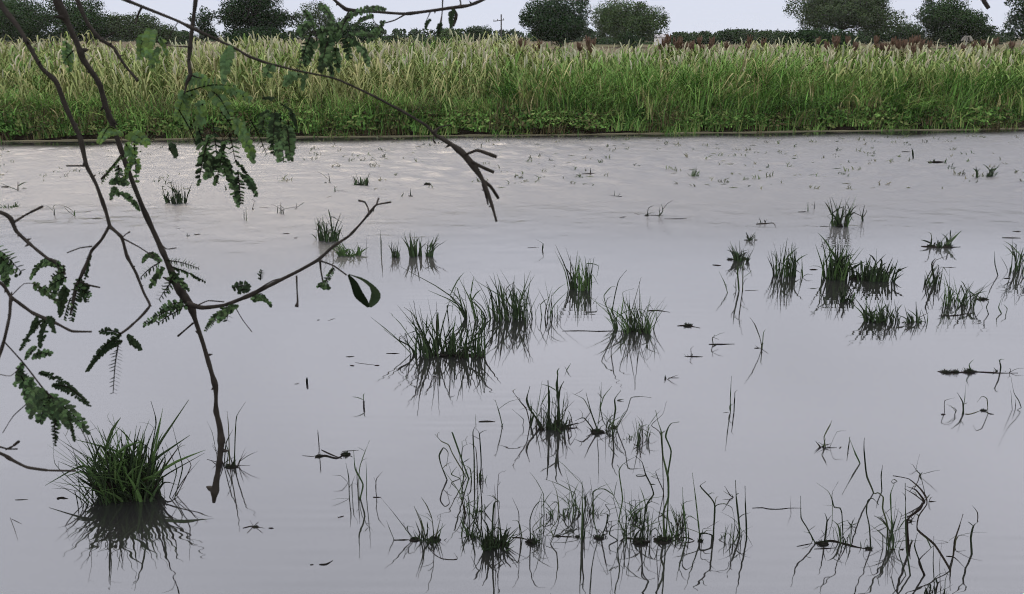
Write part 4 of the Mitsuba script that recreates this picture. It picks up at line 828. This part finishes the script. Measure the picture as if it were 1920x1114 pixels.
# countless small weed bits in the rippled far water
m = MB()
for _ in range(800):
    u = rng.random() * 2050 - 60
    v = 256 + 100 * rng.random() ** 1.7
    if rng.random() > np.clip(meshkit.noise(np.array([u * 0.012, v * 0.06, 3.0])) * 1.7 - 0.25 + (0.15 if u > 1300 else 0), 0, 1):
        continue
    p = on_plane(u, v, 0.004)
    if p[1] > bank_y(np.array([p[0]]))[0] - 0.45:
        continue
    col = jit([PG, (0.11, 0.135, 0.06), (0.16, 0.16, 0.09), (0.09, 0.10, 0.06), (0.12, 0.13, 0.07)][int(rng.integers(5))], 0.3)
    if rng.random() < 0.3:       # lying leaf
        a, L = rng.normal() * 0.3, 0.04 + 0.12 * rng.random()
        e = np.array([math.cos(a), math.sin(a), 0]) * L
        m.tube([p - e / 2, p + [0, 0, 0.002], p + e / 2], [0.002, 0.008, 0.002], col, 5, flat=0.4)
    else:                        # shoots
        for _ in range(int(rng.integers(2, 6))):
            q = p + [rng.normal() * 0.04, rng.normal() * 0.04, -0.02]
            h = 0.03 + 0.07 * rng.random() ** 2
            m.tube([q, q + [rng.normal() * 0.02, 0, h * 0.6], q + [rng.normal() * 0.025, 0, h]], [0.006, 0.008, 0.002], jit(col), 4, flat=0.5)
scene['water_weed'] = m.ply('plant', True)
labels['water_weed'] = {'label': 'countless small weed shoots and floating bits in the rippled far water', 'category': 'weeds', 'kind': 'stuff'}

# ---------------------------------------------------------------- the thorn tree whose boughs hang into the view from above and from the left
TREE = thing('thorn_tree', 'thorny tree whose bare dark boughs and feathery leaves hang in close from above', 'tree')
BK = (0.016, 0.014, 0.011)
LG, LD, LY = (0.100, 0.165, 0.072), (0.032, 0.050, 0.026), (0.130, 0.205, 0.060)


def bough_line(pts, d0, d1, n=5, wob=0.5):
    """Traced points (u, v, width px) -> line in space between the distances d0 and d1, with knots."""
    q = smooth_line(np.asarray(pts, float), n, 0.5)
    L = np.concatenate([[0], np.cumsum(np.linalg.norm(np.diff(q[:, :2], axis=0), axis=1))])
    t = L / L[-1]
    d = d0 + (d1 - d0) * t + 0.03 * (meshkit.noise(np.stack([t * 4, t * 0 + pts[0][0], t * 0], -1)) - 0.5)
    line = np.array([at_depth(u, v, dd) for (u, v, _), dd in zip(q, d)])
    kn = meshkit.noise(np.stack([L / 14.0, L * 0 + pts[0][1], L * 0], -1))
    rad = 0.44 * q[:, 2] * d / FPX * (0.86 + 0.55 * wob * np.clip(kn - 0.45, 0, 1) * 2)
    return line, rad


def depth_at(p):
    return float((p - EYE) @ FWD)


NODES = []


def bough(pts, d0, d1, thorns=0.6):
    key = numbered(TREE + '__bough')
    line, rad = bough_line(pts, d0, d1)
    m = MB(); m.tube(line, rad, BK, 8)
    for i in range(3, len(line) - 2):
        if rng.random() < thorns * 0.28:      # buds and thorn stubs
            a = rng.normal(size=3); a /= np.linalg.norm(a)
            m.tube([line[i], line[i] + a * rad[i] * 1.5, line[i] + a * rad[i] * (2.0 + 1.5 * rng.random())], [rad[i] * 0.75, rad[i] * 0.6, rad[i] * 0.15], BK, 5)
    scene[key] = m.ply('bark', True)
    NODES.append((key, line))
    return key


def twig(holder, pts, d0, d1):
    line, rad = bough_line(pts, d0, d1, 3, 0.3)
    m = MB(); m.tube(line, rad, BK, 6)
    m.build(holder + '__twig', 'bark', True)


def leaf(holder, rows, d, cols=(LG, LD), thick=1.0):
    """A compound leaf: rows of leaflets (u0, v0, u1, v1, width px) along thin stalks."""
    m = MB()
    for u0, v0, u1, v1, w in rows:
        a, b = at_depth(u0, v0, d), at_depth(u1, v1, d + 0.10 * rng.normal())
        sag = RIGHT * 0 - UP * 0.06 * np.linalg.norm(b - a)
        line = smooth_line([a, (a + b) / 2 - sag * (0.5 + rng.random()), b], 4)
        px_m = d / FPX
        m.tube(line, np.linspace(1.5, 0.7, len(line)) * px_m * thick, jit(BK, 0.2), 5)
        L = np.linalg.norm(b - a)
        t0 = (b - a) / L
        tilt = rng.normal(size=3) * 0.55 - FWD
        s = np.cross(t0, tilt); s /= np.linalg.norm(s)
        n = np.cross(s, t0)
        ll = w * px_m
        k = max(3, int(L / (ll * 0.50)))
        for j in range(k):
            p = line[0] * 0 + a + (b - a) * ((j + 0.8) / k) - sag * 4 * ((j + 0.8) / k) * (1 - (j + 0.8) / k) * 0.8
            env = math.sin(math.pi * (0.18 + 0.75 * (j + 0.5) / k)) ** 0.6
            for sd in (-1, 1):
                if rng.random() < 0.07:
                    continue
                fold = 0.25 + 0.5 * rng.random()
                di = s * sd + t0 * (0.35 + 0.25 * rng.random()) + n * fold * rng.normal() * 0.8
                di /= np.linalg.norm(di)
                e = p + di * ll * env * (0.85 + 0.3 * rng.random())
                mid = (p + e) / 2 + n * ll * 0.08 * rng.normal()
                c = jit(cols[int(rng.integers(len(cols)))], 0.3)
                m.strip([p, p * 0.7 + mid * 0.3 * 1.0, mid, e * 0.75 + mid * 0.25, e], np.array([0.08, 0.42, 0.52, 0.36, 0.05]) * ll * 1.1, c, n if abs(di @ n) < 0.8 else s, 0.15)
    m.build(holder + '__leaf', 'leaf_thin', False)


# boughs, as traced from the photograph: (u, v, width in pixels)
B1 = bough([(-90, -240, 17), (-40, -110, 15), (0, 5, 13), (26, 40, 12), (38, 57, 10), (78, 127, 10), (105, 153, 12), (125, 205, 10), (150, 258, 10), (162, 310, 10), (180, 345, 8), (198, 395, 8), (206, 425, 9)], 1.45, 1.6)
B1b = bough([(206, 425, 9), (228, 445, 7), (238, 480, 7), (255, 512, 6), (270, 550, 6), (281, 573, 6), (262, 596, 5), (240, 616, 5), (226, 626, 5)], 1.6, 1.62, 0.4)
B1c = bough([(205, 424, 8), (190, 450, 7), (172, 470, 7), (163, 492, 7), (152, 518, 8), (142, 540, 7), (135, 575, 6), (132, 590, 4)], 1.6, 1.62, 0.5)
B2 = bough([(40, -250, 22), (75, -110, 18), (107, 0, 17), (118, 24, 18), (130, 50, 13), (150, 95, 13), (156, 112, 14), (185, 155, 12), (200, 205, 12), (215, 245, 12), (230, 290, 11), (250, 345, 11), (270, 395, 11), (295, 450, 12), (312, 487, 13), (330, 530, 15), (345, 556, 22), (358, 575, 17),
            (366, 600, 11), (381, 645, 10), (397, 700, 10), (404, 725, 13), (405, 745, 9), (405, 770, 11), (412, 800, 14), (415, 830, 15), (411, 868, 14), (406, 900, 12), (403, 920, 17), (401, 942, 8)], 1.5, 2.0)
B2b = bough([(352, 570, 14), (380, 577, 11), (422, 572, 9), (470, 553, 9), (520, 528, 8), (560, 508, 8), (597, 487, 8), (625, 462, 7), (655, 442, 6), (680, 415, 5), (698, 393, 6), (706, 384, 4), (733, 379, 4)], 1.78, 1.7, 0.4)
B3 = bough([(95, -180, 11), (120, -80, 10), (145, 0, 9), (165, 45, 8), (188, 73, 9), (214, 90, 7), (217, 96, 8), (236, 125, 6), (254, 146, 7), (258, 152, 9)], 1.7, 1.75)
B4 = bough([(-10, -130, 11), (120, -60, 9), (225, -5, 8), (265, 12, 8), (330, 38, 7), (357, 51, 8), (440, 90, 6), (465, 105, 7), (500, 118, 6), (560, 133, 5), (630, 148, 5), (700, 180, 6), (760, 212, 6), (800, 236, 7), (815, 252, 8), (845, 270, 11), (868, 288, 16), (888, 312, 18), (903, 334, 11), (914, 360, 10), (924, 390, 7), (931, 416, 5)], 1.35, 1.55)
B5 = bough([(385, -200, 11), (378, -100, 10), (367, 0, 9), (360, 55, 7), (357, 85, 9), (354, 115, 8), (357, 140, 9), (350, 156, 7), (346, 175, 4)], 1.55, 1.58)
B6 = bough([(420, -230, 12), (520, -90, 9), (620, -6, 7), (650, 18, 8), (700, 22, 6), (760, 26, 7), (810, 20, 7), (845, 15, 8), (880, 10, 7), (912, -3, 6), (960, -30, 5)], 1.5, 1.7)
B8 = bough([(-260, 330, 15), (-120, 368, 12), (0, 398, 9), (20, 410, 9), (31, 434, 9), (60, 461, 7), (90, 485, 7), (110, 494, 6), (122, 515, 6)], 1.5, 1.5)
B9 = bough([(-260, 400, 15), (-120, 470, 11), (0, 530, 8), (20, 556, 8), (60, 586, 7), (86, 598, 8), (105, 606, 6), (135, 621, 5), (172, 622, 4)], 1.4, 1.5)
B9b = bough([(20, 554, 7), (18, 592, 7), (8, 637, 7), (-8, 690, 5)], 1.42, 1.42, 0.4)
B9c = bough([(9, 642, 3.5), (45, 682, 3.5), (82, 730, 4), (98, 745, 4), (125, 775, 3), (160, 802, 2)], 1.42, 1.5, 0.1)
B10 = bough([(-260, 760, 12), (-120, 810, 10), (0, 850, 8), (20, 861, 8), (50, 876, 6), (90, 882, 5), (142, 883, 4)], 1.5, 1.55, 0.3)
# side twigs
for h, p, d in ((B1, [(161, 311, 6), (142, 311, 4), (125, 311, 4)], 1.57), (B1b, [(228, 446, 4), (262, 464, 3), (300, 490, 2.5)], 1.6), (B1b, [(228, 446, 3), (238, 438, 3), (243, 435, 4)], 1.6), (B1c, [(172, 462, 4), (150, 465, 3), (126, 474, 3)], 1.6), (B1c, [(150, 528, 5), (168, 535, 4), (187, 539, 4)], 1.6),
                (B2, [(296, 452, 3), (312, 467, 3), (330, 465, 3)], 1.7), (B2, [(362, 606, 5), (348, 618, 4), (334, 630, 5)], 1.8), (B2, [(229, 290, 7), (210, 315, 6), (190, 336, 5)], 1.62), (B2b, [(706, 384, 4), (708, 377, 4), (710, 372, 4)], 1.7), (B2b, [(692, 402, 5), (690, 390, 4), (684, 379, 4), (672, 376, 5)], 1.7),
                (B2b, [(540, 520, 4), (512, 526, 3), (480, 545, 2.5)], 1.74), (B2b, [(597, 488, 4), (625, 498, 4), (650, 516, 4)], 1.72), (B2b, [(600, 490, 6), (602, 510, 4), (606, 530, 5)], 1.72), (B2b, [(556, 517, 5), (557, 545, 4), (558, 566, 5), (556, 575, 10)], 1.72), (B2b, [(372, 572, 4), (390, 564, 3), (420, 566, 3)], 1.76), (B2b, [(440, 574, 2.5), (455, 600, 2), (472, 622, 2)], 1.76),
                (B4, [(266, 13, 6), (258, 30, 5), (254, 44, 4)], 1.38), (B4, [(335, 40, 2), (322, 60, 2), (315, 75, 2)], 1.4), (B4, [(872, 290, 6), (895, 282, 7), (914, 288, 9), (930, 294, 8)], 1.5), (B4, [(886, 304, 9), (905, 314, 9), (926, 323, 9)], 1.52), (B4, [(902, 335, 9), (920, 350, 9), (934, 371, 8)], 1.54), (B4, [(812, 248, 6), (826, 238, 4), (846, 234, 3)], 1.48), (B4, [(905, 345, 7), (911, 365, 6), (915, 383, 4)], 1.54), (B4, [(815, 250, 3), (812, 262, 4), (816, 268, 5)], 1.48),
                (B5, [(356, 88, 5), (330, 87, 2), (310, 85, 2)], 1.56), (B5, [(357, 140, 6), (366, 144, 4), (378, 147, 3)], 1.57), (B6, [(655, 18, 4), (645, 40, 3), (640, 60, 3)], 1.55), (B6, [(760, 27, 4), (740, 38, 3), (718, 44, 3)], 1.6), (B6, [(848, 14, 7), (856, 28, 8), (850, 48, 7)], 1.66), (B6, [(830, 0, 4), (829, 25, 3), (826, 45, 6), (822, 62, 11)], 1.66), (B6, [(862, 14, 5), (864, 6, 4), (860, -8, 4)], 1.66), (B6, [(808, 20, 3), (800, 38, 2), (798, 52, 3)], 1.64), (B6, [(690, 20, 2.5), (715, 60, 2), (760, 78, 2)], 1.6),
                (B8, [(27, 416, 7), (50, 402, 6), (80, 387, 6)], 1.5), (B8, [(95, 487, 4), (110, 500, 5), (108, 520, 5)], 1.5), (B10, [(10, 843, 5), (22, 838, 5), (35, 828, 6)], 1.5), (B10, [(0, 838, 5), (15, 842, 4), (32, 842, 4)], 1.5), (B9c, [(98, 744, 4), (60, 750, 2.5), (25, 780, 2), (5, 812, 2)], 1.46), (B9c, [(45, 682, 2), (20, 705, 2), (-10, 700, 2)], 1.44), (B9, [(20, 556, 2.5), (45, 532, 2), (70, 532, 2)], 1.42),
                (B9c, [(120, 770, 2.5), (145, 792, 2), (165, 830, 2)], 1.5), (B3, [(188, 74, 4), (205, 66, 3), (214, 60, 3)], 1.7)):
    twig(h, p, d, d + 0.02)
# compound leaves
leaf(B1b, [(226, 627, 165, 695, 8), (229, 640, 162, 696, 7), (238, 632, 264, 655, 11), (226, 625, 188, 623, 9), (225, 640, 185, 672, 7)], 1.61, (LD,))
leaf(B1b, [(222, 645, 212, 738, 13)], 1.60, (LD, (0.012, 0.02, 0.01)))
leaf(B1c, [(150, 520, 134, 602, 11), (152, 526, 163, 566, 9), (165, 535, 150, 565, 8), (125, 540, 112, 592, 11), (170, 476, 160, 522, 8)], 1.61, (LD,))
leaf(B8, [(112, 498, 58, 522, 10), (125, 520, 80, 552, 11), (108, 492, 118, 535, 10), (120, 510, 98, 520, 9)], 1.5, (LD, LG))
leaf(B8, [(62, 532, 105, 565, 12), (70, 545, 108, 552, 10)], 1.52, (LG, (0.06, 0.08, 0.04)))
leaf(B9, [(80, 599, 40, 656, 9), (84, 602, 76, 650, 11), (92, 603, 102, 622, 8), (70, 595, 60, 620, 9)], 1.46, (LD,))
leaf(B9, [(68, 650, 48, 674, 6), (60, 671, 96, 664, 10)], 1.47, (LD, LG))
leaf(B9c, [(42, 683, 30, 722, 11), (40, 705, 55, 745, 15), (60, 716, 50, 750, 13)], 1.44, (LG, LD))
leaf(B9c, [(74, 698, 146, 738, 8), (98, 722, 168, 761, 8)], 1.45, (LD,))
leaf(B9c, [(85, 740, 52, 768, 13), (95, 745, 75, 792, 16), (88, 738, 160, 802, 16), (100, 755, 128, 800, 14), (70, 745, 60, 780, 14)], 1.47, (LG, (0.05, 0.075, 0.04)))
leaf(B9c, [(103, 785, 104, 835, 8), (125, 772, 140, 826, 7)], 1.48, (LD,))
leaf(B8, [(-10, 462, 40, 510, 16), (-5, 475, 30, 515, 14)], 1.45, (LD, LG))
leaf(B9, [(-6, 480, 14, 532, 17)], 1.42, (LG, LD))
leaf(B2, [(312, 488, 372, 503, 9), (322, 500, 384, 528, 10), (318, 510, 352, 545, 10)], 1.7, (LD, LG))
leaf(B2, [(300, 492, 264, 520, 11), (306, 505, 284, 536, 12), (330, 520, 298, 562, 12), (300, 490, 268, 492, 8), (325, 515, 312, 550, 12)], 1.72, (LD, LG))
leaf(B2, [(352, 572, 270, 610, 11), (345, 566, 302, 582, 11), (340, 580, 296, 606, 11)], 1.76, (LG, LD))
leaf(B2b, [(425, 576, 385, 620, 8), (442, 576, 412, 602, 12), (430, 580, 425, 602, 12)], 1.76, (LG, LD))
leaf(B2b, [(436, 540, 468, 536, 10), (446, 548, 468, 545, 8)], 1.74, (LD,))
leaf(B2b, [(474, 563, 508, 574, 9)], 1.74, (LG, LD))
leaf(B2b, [(488, 525, 490, 508, 7)], 1.74, (LD,))
m = MB()          # the one broad folded leaf near the end of the forked bough
for e, (ua, va, ub, vb, um, vm) in enumerate(((652, 516, 690, 577, 662, 548), (654, 515, 693, 576, 704, 542))):
    q = smooth_line([at_depth(ua, va, 1.72), at_depth((ua + um) / 2 + 3, (va + vm) / 2, 1.715), at_depth(um * 0.72 + 0.28 * ub, vm * 0.72 + 0.28 * vb, 1.71 + 0.03 * e), at_depth(ub, vb, 1.73)], 4)
    k = np.linspace(0, 1, len(q))
    m.strip(q, (6 + 21 * np.sin(np.pi * np.clip(k, 0, 1) ** 1.5) ** 0.8) * 1.72 / FPX, jit(LD if e else (0.012, 0.02, 0.009), 0.1), [0.75, -0.6, 0.5 - 0.6 * e], 0.4)
m.build(B2b + '__leaf', 'leaf_thin')
leaf(B2b, [(626, 503, 606, 540, 7), (597, 538, 616, 540, 10)], 1.72, (LD, LG))
leaf(B2, [(232, 292, 190, 344, 9), (252, 262, 256, 340, 16), (240, 255, 276, 272, 14), (236, 270, 262, 320, 16)], 1.6, (LG, LY))
leaf(B2, [(205, 342, 242, 346, 9), (222, 310, 225, 345, 9), (222, 362, 260, 393, 9), (222, 365, 208, 373, 7)], 1.6, (LD, LG))
leaf(B5, [(372, 240, 392, 312, 18), (400, 232, 410, 322, 20), (430, 250, 442, 305, 17)], 1.6, (LG, LD))
leaf(B5, [(420, 292, 446, 386, 13), (442, 300, 477, 356, 13), (385, 288, 396, 330, 14), (410, 290, 424, 330, 14)], 1.62, (LD, LG))
leaf(B5, [(350, 172, 438, 160, 17), (360, 178, 330, 224, 12), (395, 170, 430, 215, 16), (345, 176, 350, 240, 14)], 1.6, (LG, LY))
leaf(B4, [(525, 212, 532, 305, 15), (516, 208, 512, 290, 12), (540, 225, 548, 280, 12)], 1.55, (LG, LD))
leaf(B4, [(526, 194, 552, 216, 8), (492, 184, 510, 186, 10), (545, 215, 556, 240, 8)], 1.54, (LD,))
leaf(B4, [(586, 58, 560, 132, 14), (600, 52, 614, 122, 14)], 1.5, (LG, LD))
leaf(B6, [(625, 68, 602, 132, 14), (628, 90, 634, 132, 13), (640, 62, 610, 90, 13)], 1.55, (LD, LG))
leaf(B6, [(642, 40, 722, 18, 8), (660, 28, 638, 62, 8), (700, 30, 662, 52, 8), (715, 60, 690, 80, 9)], 1.58, ((0.06, 0.08, 0.05), LG))
leaf(B6, [(655, 66, 705, 72, 9), (600, 10, 628, 52, 8), (720, 40, 700, 70, 9), (570, 20, 590, 55, 8)], 1.58, (LG, (0.06, 0.08, 0.05)))
leaf(B4, [(286, 62, 278, 108, 12), (300, 72, 312, 100, 11)], 1.45, (LY, LG))
leaf(B2, [(124, 80, 130, 132, 12), (138, 95, 118, 120, 11)], 1.5, (LY, LG))
leaf(B4, [(432, 92, 420, 152, 14), (510, 122, 500, 142, 14)], 1.45, (LG,))
leaf(B4, [(560, 140, 535, 160, 12), (575, 136, 566, 165, 12)], 1.48, (LG,))
leaf(B5, [(318, 278, 332, 290, 9), (326, 282, 328, 296, 7)], 1.6, (LD,))
leaf(B6, [(848, 22, 846, 52, 7), (826, 44, 822, 66, 8), (806, 38, 798, 54, 5)], 1.66, (LD,))
leaf(B5, [(335, 205, 380, 300, 16), (380, 195, 372, 262, 18), (415, 210, 448, 262, 18), (440, 232, 476, 300, 15), (350, 150, 400, 168, 15), (405, 165, 470, 190, 14)], 1.63, (LG, LY, LG))
leaf(B5, [(395, 250, 372, 345, 14), (425, 262, 405, 345, 16), (405, 300, 385, 332, 14), (446, 320, 452, 382, 11), (455, 330, 480, 366, 10)], 1.58, (LG, LD))
leaf(B4, [(520, 232, 508, 268, 14), (538, 238, 545, 300, 14), (528, 262, 524, 300, 13), (500, 205, 492, 245, 14), (470, 225, 500, 290, 15)], 1.57, (LG, LD, LG))
leaf(B6, [(590, 78, 572, 120, 14), (612, 84, 622, 140, 14), (650, 70, 655, 110, 12), (636, 44, 612, 66, 12), (660, 78, 690, 120, 12), (585, 40, 560, 66, 12)], 1.57, (LD, LG))
leaf(B4, [(272, 66, 262, 112, 11), (296, 95, 285, 128, 11), (268, 96, 296, 118, 11)], 1.44, (LY, LG))
leaf(B2, [(226, 252, 186, 268, 10), (262, 262, 290, 262, 11), (246, 300, 232, 345, 12)], 1.6, (LG, LY))
leaf(B9c, [(30, 690, 62, 720, 13), (45, 730, 80, 752, 14), (110, 770, 165, 812, 13), (82, 760, 110, 800, 13)], 1.46, (LG, (0.05, 0.075, 0.04)))
leaf(B1c, [(120, 500, 100, 555, 12), (142, 535, 168, 556, 10), (132, 560, 120, 600, 10)], 1.6, (LD, LG))
# the limb above the picture, the trunk on the near bank to the left, and a bough along the top towards the right
limb_pts = [at_depth(-1150, -150, 2.5), at_depth(-560, -320, 2.0), at_depth(-90, -245, 1.47), at_depth(60, -260, 1.5), at_depth(400, -250, 1.53), at_depth(900, -420, 1.7), at_depth(1400, -330, 1.85), at_depth(1760, -130, 1.95), at_depth(1846, 4, 1.96), at_depth(1852, 12, 1.96)]
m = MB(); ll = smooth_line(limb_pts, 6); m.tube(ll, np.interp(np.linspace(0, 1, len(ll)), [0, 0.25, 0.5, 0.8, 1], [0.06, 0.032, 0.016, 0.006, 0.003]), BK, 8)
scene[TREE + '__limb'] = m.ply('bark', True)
side = [at_depth(-1150, -150, 2.5), at_depth(-700, 120, 1.9), at_depth(-260, 345, 1.5), at_depth(-245, 420, 1.42), at_depth(-255, 620, 1.46), at_depth(-262, 765, 1.5)]
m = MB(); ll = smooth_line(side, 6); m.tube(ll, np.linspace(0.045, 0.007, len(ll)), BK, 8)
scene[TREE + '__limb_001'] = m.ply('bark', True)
c = at_depth(-1150, -150, 2.5)
foot = np.array([c[0] - 0.25, min(c[1], 1.1) - 0.1, 0.2])
m = MB(); ll = smooth_line([foot - [0, 0, 0.3], foot + [0.05, 0.05, 0.8], (foot + c) / 2 + [0.0, 0.1, 0.4], c + [0, 0, 0.1], c + [-0.2, 0.1, 1.4]], 5)
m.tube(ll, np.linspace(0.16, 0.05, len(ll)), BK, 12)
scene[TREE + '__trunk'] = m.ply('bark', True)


# ---------------------------------------------------------------- the damp air between here and the far trees
scene['damp_air'] = {'type': 'homogeneous', 'albedo': 0.95, 'sigma_t': 0.00009}
scene['haze'] = {'type': 'cube', 'to_world': T().translate([0, 450, 11.5]).scale([1260, 800, 13.0]), 'bsdf': {'type': 'null'}, 'interior': {'type': 'ref', 'id': 'damp_air'}}
labels['haze'] = {'label': 'thin damp haze over the fields', 'category': 'haze', 'kind': 'stuff'}
scene['camera']['medium'] = {'type': 'ref', 'id': 'damp_air'}
